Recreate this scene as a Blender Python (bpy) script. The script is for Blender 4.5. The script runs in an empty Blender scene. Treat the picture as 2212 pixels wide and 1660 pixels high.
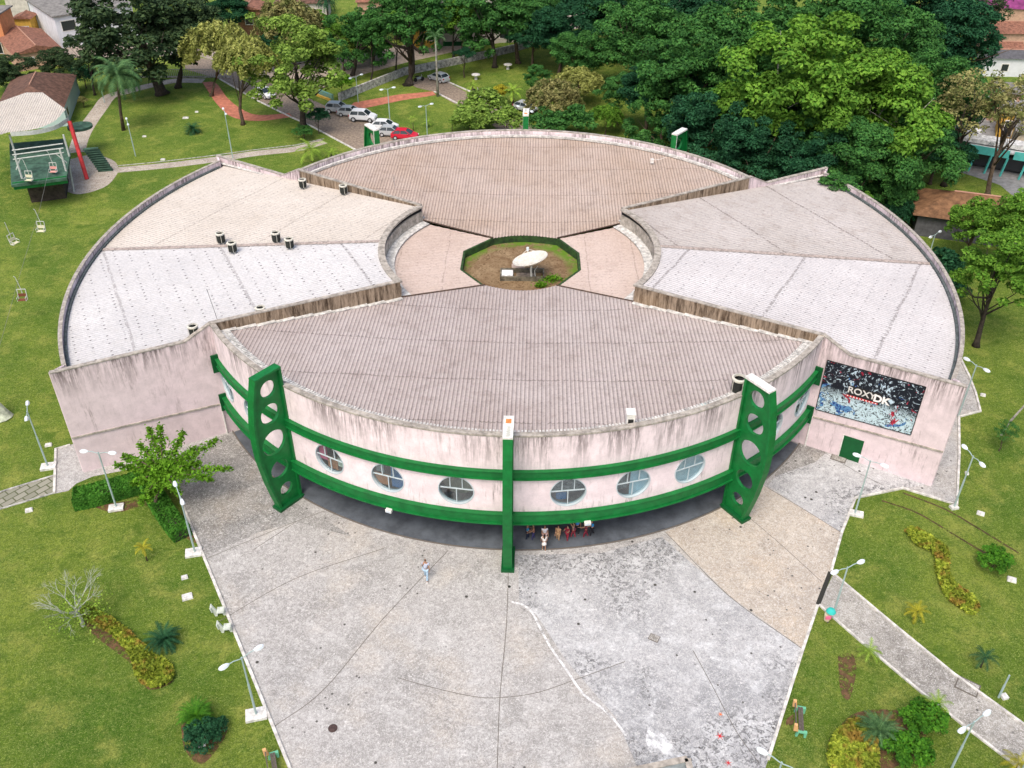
import bpy, bmesh, math, random
import numpy as np
from mathutils import Vector, Matrix
PI = math.pi
sc = bpy.context.scene
COL = sc.collection

# ------------------------------------------------------------------ camera
F, PITCH, ROLL, YAW, DIST, HCAM = 2010.74, 35.598, 0.237, -0.471, 70.265, 45.328
_a, _t, _g = map(math.radians, (YAW, PITCH, ROLL))
FW = Vector((math.sin(_a)*math.cos(_t), math.cos(_a)*math.cos(_t), -math.sin(_t)))
RT0 = Vector((math.cos(_a), -math.sin(_a), 0)); UP0 = RT0.cross(FW)
RT = RT0*math.cos(_g) + UP0*math.sin(_g); UP = UP0*math.cos(_g) - RT0*math.sin(_g)
CAMP = Vector((0, -DIST, HCAM))
cd = bpy.data.cameras.new('camera'); cam = bpy.data.objects.new('camera', cd); COL.objects.link(cam)
cd.sensor_width = 36; cd.sensor_fit = 'HORIZONTAL'; cd.lens = F/2212*36
cd.clip_start = 1; cd.clip_end = 2000
cam.matrix_world = Matrix(((RT.x, UP.x, -FW.x, CAMP.x), (RT.y, UP.y, -FW.y, CAMP.y), (RT.z, UP.z, -FW.z, CAMP.z), (0, 0, 0, 1)))
sc.camera = cam
# ------------------------------------------------------------------ world, sun, exposure
SUN_EL, SUN_AZ = math.radians(58), math.radians(200)
w = bpy.data.worlds.new('World'); sc.world = w; w.use_nodes = True
nt = w.node_tree; nt.nodes.clear()
sky = nt.nodes.new('ShaderNodeTexSky'); sky.sky_type = 'NISHITA'; sky.sun_disc = False
sky.sun_elevation = SUN_EL; sky.sun_rotation = SUN_AZ; sky.air_density = 1.0; sky.dust_density = 5.0; sky.ozone_density = 0.6
bg = nt.nodes.new('ShaderNodeBackground'); bg.inputs[1].default_value = 0.15
wo = nt.nodes.new('ShaderNodeOutputWorld'); nt.links.new(sky.outputs[0], bg.inputs[0]); nt.links.new(bg.outputs[0], wo.inputs[0])
sl = bpy.data.lights.new('sun', 'SUN'); sl.energy = 1.15; sl.angle = math.radians(25); sl.color = (1, .95, .87)
so = bpy.data.objects.new('sun', sl); COL.objects.link(so)
# sky rotation is measured clockwise from +Y
_sd = Vector((math.sin(SUN_AZ)*math.cos(SUN_EL), math.cos(SUN_AZ)*math.cos(SUN_EL), math.sin(SUN_EL)))
so.rotation_euler = _sd.to_track_quat('Z', 'Y').to_euler()
sc.view_settings.view_transform = 'Standard'; sc.view_settings.look = 'None'
sc.view_settings.exposure = 0.60; sc.view_settings.gamma = 1
sc.cycles.max_bounces = 6; sc.cycles.diffuse_bounces = 3; sc.cycles.transparent_max_bounces = 8

# ------------------------------------------------------------------ helpers
def G(u, v, z=0.0):
    """where the surveyed sight line (u, v) meets the level z: real site coordinates"""
    d = FW + RT*((u-1106)/F) + UP*((830-v)/F)
    return CAMP + d*((z-HCAM)/d.z)
def gp(pts, z=0.0): return [tuple(G(u, v, z).xy) for u, v in pts]
def pol(r, deg, z=0.0): return Vector((r*math.cos(math.radians(deg)), r*math.sin(math.radians(deg)), z))

MATS = {}
def mat(name, col, rough=.85, spec=.3, metal=0, noise=0, nscale=4, bump=0, bscale=20, emit=None, col2=None, detail=4, dist=.02):
    if name in MATS: return MATS[name]
    m = bpy.data.materials.new(name); MATS[name] = m; m.use_nodes = True
    n = m.node_tree; b = n.nodes['Principled BSDF']
    b.inputs['Base Color'].default_value = (*col, 1); b.inputs['Roughness'].default_value = rough
    b.inputs['Specular IOR Level'].default_value = spec; b.inputs['Metallic'].default_value = metal
    if noise or bump: tc = n.nodes.new('ShaderNodeTexCoord')
    if noise:
        t = n.nodes.new('ShaderNodeTexNoise'); t.inputs['Scale'].default_value = nscale; t.inputs['Detail'].default_value = detail; t.inputs['Roughness'].default_value = .65
        n.links.new(tc.outputs['Object'], t.inputs['Vector'])
        r = n.nodes.new('ShaderNodeValToRGB'); r.color_ramp.elements[0].position = .35; r.color_ramp.elements[1].position = .65
        c2 = col2 or tuple(c*(1-noise) for c in col); c1 = col if col2 else tuple(min(.95, c*(1+noise*.5)) for c in col)
        r.color_ramp.elements[0].color = (*c2, 1); r.color_ramp.elements[1].color = (*c1, 1)
        n.links.new(t.outputs[0], r.inputs[0]); n.links.new(r.outputs[0], b.inputs['Base Color'])
    if bump:
        t = n.nodes.new('ShaderNodeTexNoise'); t.inputs['Scale'].default_value = bscale; t.inputs['Detail'].default_value = 3
        n.links.new(tc.outputs['Object'], t.inputs['Vector'])
        u = n.nodes.new('ShaderNodeBump'); u.inputs['Strength'].default_value = bump; u.inputs['Distance'].default_value = dist
        n.links.new(t.outputs[0], u.inputs['Height']); n.links.new(u.outputs[0], b.inputs['Normal'])
    return m

class NB:
    """small node-graph writer"""
    def __init__(s, name, rough=.85, spec=.25):
        m = bpy.data.materials.new(name); MATS[name] = m; m.use_nodes = True; s.m = m; s.n = m.node_tree; s.b = s.n.nodes['Principled BSDF']
        s.b.inputs['Roughness'].default_value = rough; s.b.inputs['Specular IOR Level'].default_value = spec
        s.tc = s.n.nodes.new('ShaderNodeTexCoord')
    def lk(s, a, b): s.n.links.new(a, b)
    def obj(s): return s.tc.outputs['Object']
    def uv(s): return s.tc.outputs['UV']
    def map(s, v, scale=(1, 1, 1), loc=(0, 0, 0), rot=(0, 0, 0)):
        k = s.n.nodes.new('ShaderNodeMapping'); k.inputs['Scale'].default_value = scale; k.inputs['Location'].default_value = loc; k.inputs['Rotation'].default_value = rot
        s.lk(v, k.inputs['Vector']); return k.outputs[0]
    def noise(s, v, sc_, det=4, ro=.6, dis=0):
        k = s.n.nodes.new('ShaderNodeTexNoise'); k.inputs['Scale'].default_value = sc_; k.inputs['Detail'].default_value = det; k.inputs['Roughness'].default_value = ro; k.inputs['Distortion'].default_value = dis
        s.lk(v, k.inputs['Vector']); return k.outputs[0]
    def vor(s, v, sc_, out=0, feat='F1'):
        k = s.n.nodes.new('ShaderNodeTexVoronoi'); k.feature = feat; k.inputs['Scale'].default_value = sc_; s.lk(v, k.inputs['Vector']); return k.outputs[out]
    def math(s, op, a, b=0.0, c=0.0, clamp=False):
        k = s.n.nodes.new('ShaderNodeMath'); k.operation = op; k.use_clamp = clamp
        for i, x in enumerate((a, b, c)):
            if hasattr(x, 'links'): s.lk(x, k.inputs[i])
            else: k.inputs[i].default_value = x
        return k.outputs[0]
    def ramp(s, f, lo, hi, c0=0., c1=1.):
        k = s.n.nodes.new('ShaderNodeMapRange'); k.inputs[1].default_value = lo; k.inputs[2].default_value = hi; k.inputs[3].default_value = c0; k.inputs[4].default_value = c1
        k.clamp = True; s.lk(f, k.inputs[0]); return k.outputs[0]
    def mix(s, f, a, b, mode='MIX'):
        k = s.n.nodes.new('ShaderNodeMix'); k.data_type = 'RGBA'; k.blend_type = mode
        for i, x in ((0, f), (6, a), (7, b)):
            if hasattr(x, 'links'): s.lk(x, k.inputs[i])
            elif i == 0: k.inputs[0].default_value = x
            else: k.inputs[i].default_value = (*x, 1)
        return k.outputs[2]
    def sep(s, v):
        k = s.n.nodes.new('ShaderNodeSeparateXYZ'); s.lk(v, k.inputs[0]); return k.outputs
    def bump(s, h, st=.5, d=.02):
        k = s.n.nodes.new('ShaderNodeBump'); k.inputs['Strength'].default_value = st; k.inputs['Distance'].default_value = d; s.lk(h, k.inputs['Height']); s.lk(k.outputs[0], s.b.inputs['Normal'])
    def done(s, c): s.lk(c, s.b.inputs['Base Color']); return s.m

class MB:
    """collects shapes and links them as one mesh object"""
    def __init__(s): s.v = []; s.f = []; s.uv = None
    def add(s, vs, fs):
        n = len(s.v); s.v += [tuple(p) for p in vs]; s.f += [tuple(i+n for i in f) for f in fs]; return s
    def box(s, c, sz, rz=0, taper=1.0):
        x, y, z = (k/2 for k in sz); ca, sa = math.cos(rz), math.sin(rz); P = []
        for dz in (-z, z):
            k = taper if dz > 0 else 1
            for dx, dy in ((-x, -y), (x, -y), (x, y), (-x, y)):
                P.append((c[0]+(dx*ca-dy*sa)*k, c[1]+(dx*sa+dy*ca)*k, c[2]+dz))
        return s.add(P, [(3, 2, 1, 0), (4, 5, 6, 7), (0, 1, 5, 4), (1, 2, 6, 5), (2, 3, 7, 6), (3, 0, 4, 7)])
    def prism(s, poly, z0, z1):
        n = len(poly); a = sum(poly[i][0]*poly[(i+1) % n][1]-poly[(i+1) % n][0]*poly[i][1] for i in range(n))
        if a < 0: poly = poly[::-1]
        P = [(x, y, z0) for x, y in poly]+[(x, y, z1) for x, y in poly]
        return s.add(P, [tuple(range(n-1, -1, -1)), tuple(range(n, 2*n))]+[(i, (i+1) % n, n+(i+1) % n, n+i) for i in range(n)])
    def wall(s, p0, p1, prof, th):
        """upright panel from p0 to p1 whose outline is prof = [(along, z)...], th thick"""
        p0 = Vector(p0).to_2d() if len(p0) == 3 else Vector(p0); p1 = Vector(p1).to_2d() if len(p1) == 3 else Vector(p1)
        d = (p1-p0).normalized(); nn = Vector((-d.y, d.x))*th/2; n = len(prof); P = []
        for sg in (1, -1):
            for a, z in prof: q = p0+d*a+nn*sg; P.append((q.x, q.y, z))
        return s.add(P, [tuple(range(n)), tuple(range(2*n-1, n-1, -1))]+[(i, n+i, n+(i+1) % n, (i+1) % n) for i in range(n)])
    def tube(s, pts, rad, n=6, cap=True):
        pts = [Vector(p) for p in pts]; rad = rad if hasattr(rad, '__len__') else [rad]*len(pts); P = []; f = []
        up = Vector((.13, .21, 1)).normalized()
        for i, p in enumerate(pts):
            d = (pts[min(i+1, len(pts)-1)]-pts[max(i-1, 0)]).normalized()
            u = d.cross(up if abs(d.dot(up)) < .95 else Vector((1, 0, 0))).normalized(); w_ = d.cross(u)
            for k in range(n):
                t = 2*PI*k/n; q = p+(u*math.cos(t)+w_*math.sin(t))*rad[i]; P.append(q)
        for i in range(len(pts)-1):
            for k in range(n): a = i*n+k; b = i*n+(k+1) % n; f.append((a, b, b+n, a+n))
        if cap: f += [tuple(range(n-1, -1, -1)), tuple(range((len(pts)-1)*n, len(pts)*n))]
        return s.add(P, f)
    def lathe(s, prof, n=16, c=(0, 0, 0)):
        P = []; f = []
        for r, z in prof:
            for k in range(n): t = 2*PI*k/n; P.append((c[0]+r*math.cos(t), c[1]+r*math.sin(t), c[2]+z))
        for i in range(len(prof)-1):
            for k in range(n): a = i*n+k; b = i*n+(k+1) % n; f.append((a, b, b+n, a+n))
        f += [tuple(range(n-1, -1, -1)), tuple(range((len(prof)-1)*n, len(prof)*n))]
        return s.add(P, f)
    def arc(s, r0, r1, a0, a1, z0, z1, n=60):
        """ring segment, r0<r1; z may be a function of the angle"""
        P = []; f = []
        for i in range(n+1):
            a = math.radians(a0+(a1-a0)*i/n)
            for r in (r0, r1):
                for z in (z0, z1): P.append((r*math.cos(a), r*math.sin(a), z))
        for i in range(n):
            b = i*4; c = b+4
            f += [(b, c, c+1, b+1), (b+2, b+3, c+3, c+2), (b+1, c+1, c+3, b+3), (b, b+2, c+2, c)]
        f += [(0, 1, 3, 2), (n*4, n*4+2, n*4+3, n*4+1)]
        return s.add(P, f)
    def build(s, name, m, parent=None, smooth=False, off=None):
        me = bpy.data.meshes.new(name)
        V = s.v if off is None else [(a-off[0], b-off[1], c-off[2]) for a, b, c in s.v]
        me.from_pydata(V, [], s.f); me.update()
        if s.uv is not None:
            l = me.uv_layers.new(name='UVMap'); li = np.empty(len(me.loops), dtype=np.int64); me.loops.foreach_get('vertex_index', li)
            l.data.foreach_set('uv', np.array(s.uv, dtype=np.float32)[li].ravel())
        if smooth: me.shade_smooth()
        for k in (m if isinstance(m, (list, tuple)) else [m]): me.materials.append(k)
        o = bpy.data.objects.new(name, me); COL.objects.link(o)
        if parent: o.parent = parent
        return o
def fixn(o):
    b = bmesh.new(); b.from_mesh(o.data); bmesh.ops.recalc_face_normals(b, faces=b.faces); b.to_mesh(o.data); b.free(); return o
def tag(o, label, cat, group=None, kind=None):
    if label: o['label'] = label
    if cat: o['category'] = cat
    if group: o['group'] = group
    if kind: o['kind'] = kind
    return o
def root(name, loc, label, cat, group=None, rz=0):
    o = bpy.data.objects.new(name, None); COL.objects.link(o); o.location = loc; o.rotation_euler.z = rz; o.empty_display_size = .3
    return tag(o, label, cat, group)
def struct(name, mb, m, smooth=False): return tag(mb.build(name, m, smooth=smooth), None, None, None, 'structure')
def copy_tree(o, loc=None, rz=None, label=None, group=None, scale=None, parent=None):
    c = o.copy(); COL.objects.link(c); c.parent = parent
    if loc is not None: c.location = loc
    if rz is not None: c.rotation_euler.z = rz
    if scale is not None: c.scale = scale if hasattr(scale, '__len__') else (scale,)*3
    if label: c['label'] = label
    if group: c['group'] = group
    for ch in list(o.children): copy_tree(ch, parent=c)
    return c
# ------------------------------------------------------------------ setting materials
def grass_mat():
    b = NB('grass', .95, .1); o = b.obj()
    big = b.noise(o, .085, 5, .6, .6); mid = b.noise(o, .45, 5, .65); fine = b.noise(o, 3.4, 5, .8, 1.8); blade = b.noise(o, 7.5, 4, .8, 2.2)
    c = b.mix(b.ramp(big, .38, .64), (.07, .15, .012), (.19, .255, .032))
    c = b.mix(b.ramp(mid, .5, .72), c, (.33, .345, .075))
    c = b.mix(b.math('MULTIPLY', b.ramp(b.noise(b.map(o, loc=(40, 3, 0)), .7, 5, .7), .53, .70), .75), c, (.045, .125, .010))
    c = b.mix(b.ramp(b.noise(b.map(o, loc=(9, 77, 0)), 1.2, 4, .7), .68, .78), c, (.24, .17, .06))
    c = b.mix(b.ramp(fine, .42, .60), b.mix(.62, c, (.03, .075, .008)), c)
    c = b.mix(b.math('MULTIPLY', b.ramp(blade, .50, .66), .62), c, (.50, .55, .17))
    c = b.mix(b.math('MULTIPLY', b.ramp(b.noise(b.map(o, loc=(70, 7, 0)), .33, 5, .75, .5), .56, .66), .6), c, (.055, .12, .012))
    b.bump(b.math('ADD', fine, b.math('MULTIPLY', blade, .6)), .9, .12)
    return b.done(c)
def concrete(name, base, light, dark, spots=.5, warm=None, seed=0):
    b = NB(name, .9, .2); o = b.map(b.obj(), loc=(seed, seed*2, 0))
    big = b.noise(o, .16, 6, .62, .8); mid = b.noise(o, .7, 6, .7, 1.0); fine = b.noise(o, 3.8, 6, .85, 1.5)
    c = b.mix(b.ramp(big, .40, .60), dark, base)
    c = b.mix(b.ramp(mid, .48, .68), c, light)
    if warm: c = b.mix(b.math('MULTIPLY', b.ramp(b.noise(b.map(o, loc=(31, 11, 0)), .28, 4), .5, .66), .75), c, warm)
    sp = b.math('MULTIPLY', b.ramp(b.noise(b.map(o, loc=(5, 50, 0)), .13, 3), .47, .58), b.ramp(b.noise(o, 3.6, 3, .6, .8), .50, .56))
    c = b.mix(b.math('MULTIPLY', sp, spots), c, tuple(k*.42 for k in dark))
    c = b.mix(b.ramp(fine, .40, .58), b.mix(.55, c, tuple(k*.45 for k in dark)), c)
    c = b.mix(b.math('MULTIPLY', b.ramp(b.noise(o, 7.5, 4, .85, 1.5), .50, .64), .62), c, (.78, .77, .75))
    c = b.mix(b.ramp(b.vor(o, .55), .045, .07), (.06, .055, .05), c)
    c = b.mix(b.math('MULTIPLY', b.ramp(b.vor(b.map(o, loc=(3, 3, 0)), 1.6), .09, .14, 1, 0), b.ramp(b.noise(b.map(o, loc=(55, 5, 0)), .2, 3), .5, .56)), c, (.10, .095, .09))
    b.bump(fine, .4, .02)
    return b.done(c)
M_grass = grass_mat()
M_plaza = concrete('plaza_concrete', (.41, .395, .38), (.51, .50, .485), (.32, .31, .295), .35, (.47, .43, .38))
M_plaza_w = concrete('bleached_concrete', (.45, .45, .455), (.60, .61, .62), (.31, .315, .325), .95, None, 17)
M_plaza_d = concrete('damp_concrete', (.29, .28, .265), (.40, .39, .37), (.19, .185, .175), .3, (.28, .25, .21), 30)
M_plaza_t = concrete('tan_concrete', (.48, .42, .35), (.56, .51, .44), (.39, .34, .285), .2, (.53, .44, .34), 44)
M_paver = concrete('path_concrete', (.36, .34, .30), (.47, .45, .41), (.24, .225, .20), .3, None, 60)
M_pathw = concrete('warm_path', (.43, .37, .30), (.54, .48, .40), (.30, .25, .20), .2, None, 71)
M_joint = mat('joint', (.13, .115, .10)); M_kerb = mat('kerb_white', (.62, .60, .56), noise=.4, nscale=2.5)
M_red = mat('red_paving', (.46, .17, .11), noise=.35, nscale=1.5, bump=.3, bscale=8)
M_road = mat('cobbled_road', (.27, .215, .165), noise=.45, nscale=3, bump=.6, bscale=6)
M_street = mat('street_stone', (.36, .30, .25), noise=.35, nscale=2, bump=.4, bscale=6)
M_soil = mat('bare_soil', (.13, .075, .035), noise=.5, nscale=3, bump=.6)
def ragged(m, sc_=2.2, lo=.44, hi=.52):
    n = m.node_tree; bs = n.nodes['Principled BSDF']; tc = n.nodes.new('ShaderNodeTexCoord'); t = n.nodes.new('ShaderNodeTexNoise'); t.inputs['Scale'].default_value = sc_; t.inputs['Detail'].default_value = 6; t.inputs['Roughness'].default_value = .8
    r = n.nodes.new('ShaderNodeMapRange'); r.inputs[1].default_value = lo; r.inputs[2].default_value = hi; n.links.new(tc.outputs['Object'], t.inputs['Vector']); n.links.new(t.outputs[0], r.inputs[0]); n.links.new(r.outputs[0], bs.inputs['Alpha'])
ragged(M_soil)
M_stone = mat('white_stone_wall', (.46, .45, .43), noise=.65, nscale=2.2, bump=.8, bscale=5)
b = NB('brick_path', .9, .2)
k = b.n.nodes.new('ShaderNodeTexBrick'); k.inputs['Scale'].default_value = 1.0; k.inputs['Brick Width'].default_value = .9; k.inputs['Row Height'].default_value = .55; k.inputs['Mortar Size'].default_value = .05
for i, c in ((1, (.22, .22, .17)), (2, (.30, .29, .24)), (3, (.10, .11, .06))): k.inputs[i].default_value = (*c, 1)
b.lk(b.map(b.obj(), rot=(0, 0, -.9)), k.inputs[0]); M_brickpath = b.done(k.outputs[0])

def sheet(name, polys, z, m):
    mb = MB()
    for p in polys:
        a = sum(p[i][0]*p[(i+1) % len(p)][1]-p[(i+1) % len(p)][0]*p[i][1] for i in range(len(p)))
        if a < 0: p = p[::-1]
        mb.add([(x, y, z) for x, y in p], [tuple(range(len(p)))])
    o = struct(name, mb, m)
    bm = bmesh.new(); bm.from_mesh(o.data); bmesh.ops.triangulate(bm, faces=bm.faces, ngon_method='EAR_CLIP'); bm.to_mesh(o.data); bm.free()
    return o
def strip(pts, wd):
    """polygon of a line of pts (metres) wd wide"""
    P = [Vector(p[:2]) for p in pts]; L = []; R_ = []
    for i, p in enumerate(P):
        d = (P[min(i+1, len(P)-1)]-P[max(i-1, 0)]).normalized(); n = Vector((-d.y, d.x))*wd/2; L.append(tuple(p+n)); R_.append(tuple(p-n))
    return L+R_[::-1]
def smooth_line(pts, n=6):
    P = [Vector(p[:2]) for p in pts]; P = [P[0]*2-P[1]]+P+[P[-1]*2-P[-2]]; out = []
    for i in range(1, len(P)-2):
        for k in range(n):
            t = k/n; a, b_, c, d = P[i-1:i+3]
            out.append(.5*((2*b_)+(c-a)*t+(2*a-5*b_+4*c-d)*t*t+(3*b_-a-3*c+d)*t**3))
    out.append(P[-2]); return [tuple(p) for p in out]
def kerb(name, pts, wd=.16, h=.13, m=None):
    mb = MB(); L = strip(pts, wd); n = len(L)//2
    for i in range(n-1): mb.prism([L[i], L[i+1], L[2*n-2-i], L[2*n-1-i]], .0, h)
    return struct(name, mb, m or M_kerb)

tag(MB().add([(-900, -300, 0), (900, -300, 0), (900, 1500, 0), (-900, 1500, 0)], [(0, 1, 2, 3)]).build('lawn', M_grass), None, None, None, 'structure')

RW = 26.0; A0 = -91.19
LK = [(397, 1099), (457, 1244), (553, 1480), (625.6, 1659), (640, 1700)]       # left kerb of the plaza
RK = [(1659, 1642), (1734, 1404), (1766.6, 1309), (1795.3, 1234.6), (1818, 1152), (1848, 1077), (1950, 1056), (2066.6, 1092), (2072, 980), (2071, 902)]
def arcpts(r, a0, a1, n=30): return [tuple(pol(r, a0+(a1-a0)*i/n).xy) for i in range(n+1)]
rk = gp(RK); lk = gp(LK)
tail = arcpts(38.6, math.degrees(math.atan2(rk[-1][1], rk[-1][0]))+2, 30, 12)
plaza = gp([(640, 1700), (1640, 1700)])+rk+tail+arcpts(33, 28, -28, 8)+arcpts(20, -34, -148, 40)+gp([(190, 950), (121, 971), (117.5, 1067), (147.5, 1061), (165, 1045), (200, 1030), (262, 1018), (330, 1000), (365, 1020)])+lk[:-1]
sheet('plaza', [plaza], .008, M_plaza)
sheet('plaza_bleached', [gp([(1118, 1200), (1300, 1195), (1430, 1160), (1575, 1290), (1734, 1404), (1640, 1700), (1395, 1700), (1330, 1550), (1225, 1430), (1160, 1330), (1122, 1300)]), gp([(1660, 1050), (1726, 958), (1800, 985), (2014, 1046), (1950, 1056), (1848, 1077), (1818, 1152), (1746, 1107)])], .012, M_plaza_w)
sheet('plaza_damp', [gp([(502, 934), (430, 960), (365, 1010), (397, 1099), (440, 1205), (560, 1150), (640, 1128), (760, 1160), (700, 1120), (650, 1095), (600, 1050), (550, 1000)]), gp([(1805, 960), (1730, 952), (1700, 985), (1672, 1030), (1760, 1000)])], .018, M_plaza_d)
sheet('plaza_tan', [gp([(1437, 1150), (1500, 1123), (1600, 1080), (1640, 1044), (1659, 1055), (1746, 1107), (1818, 1152), (1795, 1234), (1734, 1402), (1575, 1288)])], .016, M_plaza_t)
# saw-cut joints, drains and filler lines
J = [[(1099, 1205), (1094, 1350), (1080, 1505), (1074, 1660)], [(968, 1190), (830, 1335), (700, 1490), (590, 1572)],
     [(830, 1185), (640, 1250), (470, 1345)], [(545, 1190), (640, 1128)], [(440, 1210), (620, 1135), (700, 1105)],
     [(860, 1465), (930, 1485), (1020, 1505), (1080, 1508), (1160, 1497), (1240, 1470), (1350, 1430)], [(1437, 1150), (1575, 1288), (1734, 1403)],
     [(1610, 1112), (1690, 1180), (1775, 1258)], [(1659, 1055), (1746, 1107), (1818, 1152)], [(1740, 952), (1775, 975), (1850, 1020), (1905, 1048)], [(1497, 1406), (1540, 1485), (1590, 1580), (1640, 1650)]]
sheet('plaza_joints', [strip(smooth_line(gp(j)), .04) for j in J], .020, M_joint)
sheet('paint_filler_line', [strip(smooth_line(gp([(1105, 1301), (1130, 1308), (1150, 1325), (1168, 1360), (1190, 1400), (1225, 1450), (1260, 1500), (1300, 1530), (1330, 1560), (1352, 1590)])), .14)], .024, mat('white_filler', (.66, .66, .66), noise=.45, nscale=3)); ragged(MATS['white_filler'], 1.6, .38, .46)
sheet('limewash_spill', [smooth_line(gp([(1400, 1570), (1430, 1585), (1460, 1620), (1488, 1648), (1440, 1700), (1390, 1700), (1405, 1640), (1395, 1600), (1400, 1570)]))], .026, mat('limewash', (.72, .73, .74), noise=.3, nscale=1.5)); ragged(MATS['limewash'], 1.0, .38, .55)
for P, nm in (((LK), 'plaza_kerb'), (RK[:2]+[(1766, 1309)], 'plaza_kerb'), (RK[3:], 'plaza_kerb')):
    q = gp(P)
    kerb(nm, q+(tail if len(P) > 5 else []), .17, .12)
kerb('plaza_kerb', gp([(117.5, 1067), (121, 971), (152, 963)]), .17, .12)
sheet('drain_slot', [strip(gp([(1766.6, 1307), (1794, 1236)]), .28)], .020, mat('drain_dark', (.03, .03, .025)))
# paths
PT, PB = [(1800, 1241), (1920, 1342), (2060, 1457), (2212, 1567), (2330, 1650)], [(1769, 1308), (1860, 1388), (1990, 1497), (2100, 1583), (2199, 1659), (2290, 1740)]
sheet('side_path', [gp(PT+PB[::-1])], .010, M_paver)
kerb('path_kerb', gp(PT), .14, .11); kerb('path_kerb', gp(PB), .14, .11)
sheet('brick_path', [gp([(-90, 1105), (0, 1064), (60, 1046), (117.5, 1028), (117.5, 1066), (0, 1101), (-90, 1145)])], .010, M_brickpath)
kerb('path_kerb', gp([(-90, 1105), (0, 1064), (117, 1028)]), .1, .08, M_stone); kerb('path_kerb', gp([(-90, 1145), (0, 1101), (117, 1066)]), .1, .08, M_stone)
padp = smooth_line(gp([(150, 345), (200, 335), (240, 345), (255, 360), (252, 378), (225, 405), (165, 420), (120, 400)]))
sheet('kiosk_apron', [padp], .014, M_pathw)
lp = [(252, 368), (350, 359), (450, 347), (553, 332), (640, 322), (700, 306)]
sheet('lawn_path', [strip(smooth_line(gp(lp)), 1.75)], .010, M_pathw)
kerb('path_kerb', gp([(255, 359), (350, 350), (450, 338), (553, 324), (640, 314), (700, 300)]), .1, .06, M_stone)
sheet('winding_path', [strip(smooth_line(gp([(165, 330), (175, 298), (192, 268), (215, 236), (236, 210), (275, 198), (330, 184), (380, 175), (440, 175)])), 2.1)], .010, M_pathw)
sheet('red_path', [smooth_line(gp([(437, 178), (466, 180), (492, 213), (525, 238), (560, 249), (625, 245)]))+smooth_line(gp([(632, 253), (560, 262), (503, 254), (470, 227), (448, 195), (437, 178)])), gp([(752, 233), (765, 222), (860, 205), (935, 198), (942, 206), (870, 217), (780, 236)])], .012, M_red)
# roads
road1 = [(400, 120), (450, 128), (520, 160), (600, 185), (650, 205), (705, 230), (735, 226), (757, 236), (813, 265), (898, 297), (950, 330), (830, 345), (768, 325), (675, 275), (630, 255), (553, 217), (475, 172), (400, 150)]
sheet('cobbled_road', [gp(road1)], .010, M_road)
sheet('car_park_lane', [gp([(885, 182), (905, 166), (962, 176), (1030, 212), (1120, 255), (1200, 300), (1120, 320), (1040, 250), (995, 232), (935, 198), (900, 190)])], .014, M_road)
sheet('street', [gp([(-400, 60), (200, 130), (420, 118), (520, 150), (600, 178), (700, 190), (770, 165), (880, 135), (1000, 108), (1200, 70), (1700, -10), (1700, -60), (1200, 40), (900, 92), (760, 122), (600, 140), (420, 90), (200, 95), (-400, 30)])], .006, M_street)
sheet('street_right', [gp([(2040, 330), (2095, 230), (2150, 200), (2300, 240), (2300, 520), (2160, 400), (1990, 345)])], .006, mat('asphalt_grey', (.25, .25, .25), noise=.3, nscale=1.5))
kerb('road_kerb', gp([(475, 172), (553, 217), (630, 255), (675, 275), (768, 325)]), .2, .13); kerb('road_kerb', gp([(757, 237), (813, 265), (898, 297)]), .2, .13)
kerb('road_kerb', gp([(965, 177), (1020, 201), (1090, 238)]), .22, .14); kerb('road_kerb', gp([(938, 199), (995, 228), (1030, 246)]), .2, .13)
sheet('bare_soil', [smooth_line(gp(p+[p[0]])) for p in ([(1810, 1418), (1838, 1412), (1850, 1440), (1842, 1490), (1830, 1515), (1815, 1490)], [(1600, 1558)]*0 or [(1700, 1552), (1715, 1545), (1712, 1568), (1698, 1566)],
      [(195, 1093), (300, 1080), (325, 1072), (420, 1160), (405, 1165), (330, 1095), (250, 1108)], [(390, 1560), (490, 1570), (440, 1650), (400, 1620)], [(180, 1330), (200, 1320), (340, 1440), (375, 1470), (320, 1490), (290, 1440), (200, 1370)],
      [(1790, 1600), (1850, 1540), (1960, 1540), (2000, 1600), (1930, 1660), (1830, 1690)])], .008, M_soil)
sheet('worn_rut', [strip(smooth_line(gp(p)), .16) for p in ([(1905, 1082), (1980, 1108), (2060, 1155), (2130, 1196), (2180, 1215)], [(1950, 1065), (2040, 1100), (2110, 1140), (2200, 1195)])], .006, mat('rut_soil', (.10, .065, .03), noise=.5, nscale=2)); ragged(MATS['rut_soil'], 1.5, .4, .5)
# manholes, covers, painted stars
def disc(p, r, z0, z1, n=24): return MB().lathe([(r, z0), (r, z1)], n, (p.x, p.y, 0))
tag(disc(G(719, 1574), .26, .008, .03).build('manhole_cover', mat('rusty_iron', (.07, .045, .04), .6, noise=.4, nscale=8)), 'round rusty iron manhole cover in the lower left of the plaza', 'manhole')
tag(disc(G(1100, 1268), .1, .008, .03).build('drain_cap', mat('drain_dark', (0, 0, 0))), 'small dark round drain cap just below the central green pylon', 'drain')
def cover(u, v, s, rz, lab):
    p = G(u, v); r_ = root('inspection_cover', (p.x, p.y, .02), lab, 'cover', None, rz)
    MB().box((0, 0, .01), (s*1.25, s, .02)).build('cover_frame', M_joint, r_); MB().box((0, 0, .028), (s*1.1, s*.85, .02)).build('cover_plate', M_paver, r_)
cover(1413, 1379, .5, -.5, 'small square inspection cover in the bleached plaza concrete')
cover(2090, 1484, 1.0, -.62, 'large rectangular inspection cover in the side path')
cover(1812, 990, .9, -.5, 'square cover in the paving at the foot of the green wall door')
cover(2090, 1060, .8, -.3, 'square cover in the paving past the right wing corner') if False else None
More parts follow.
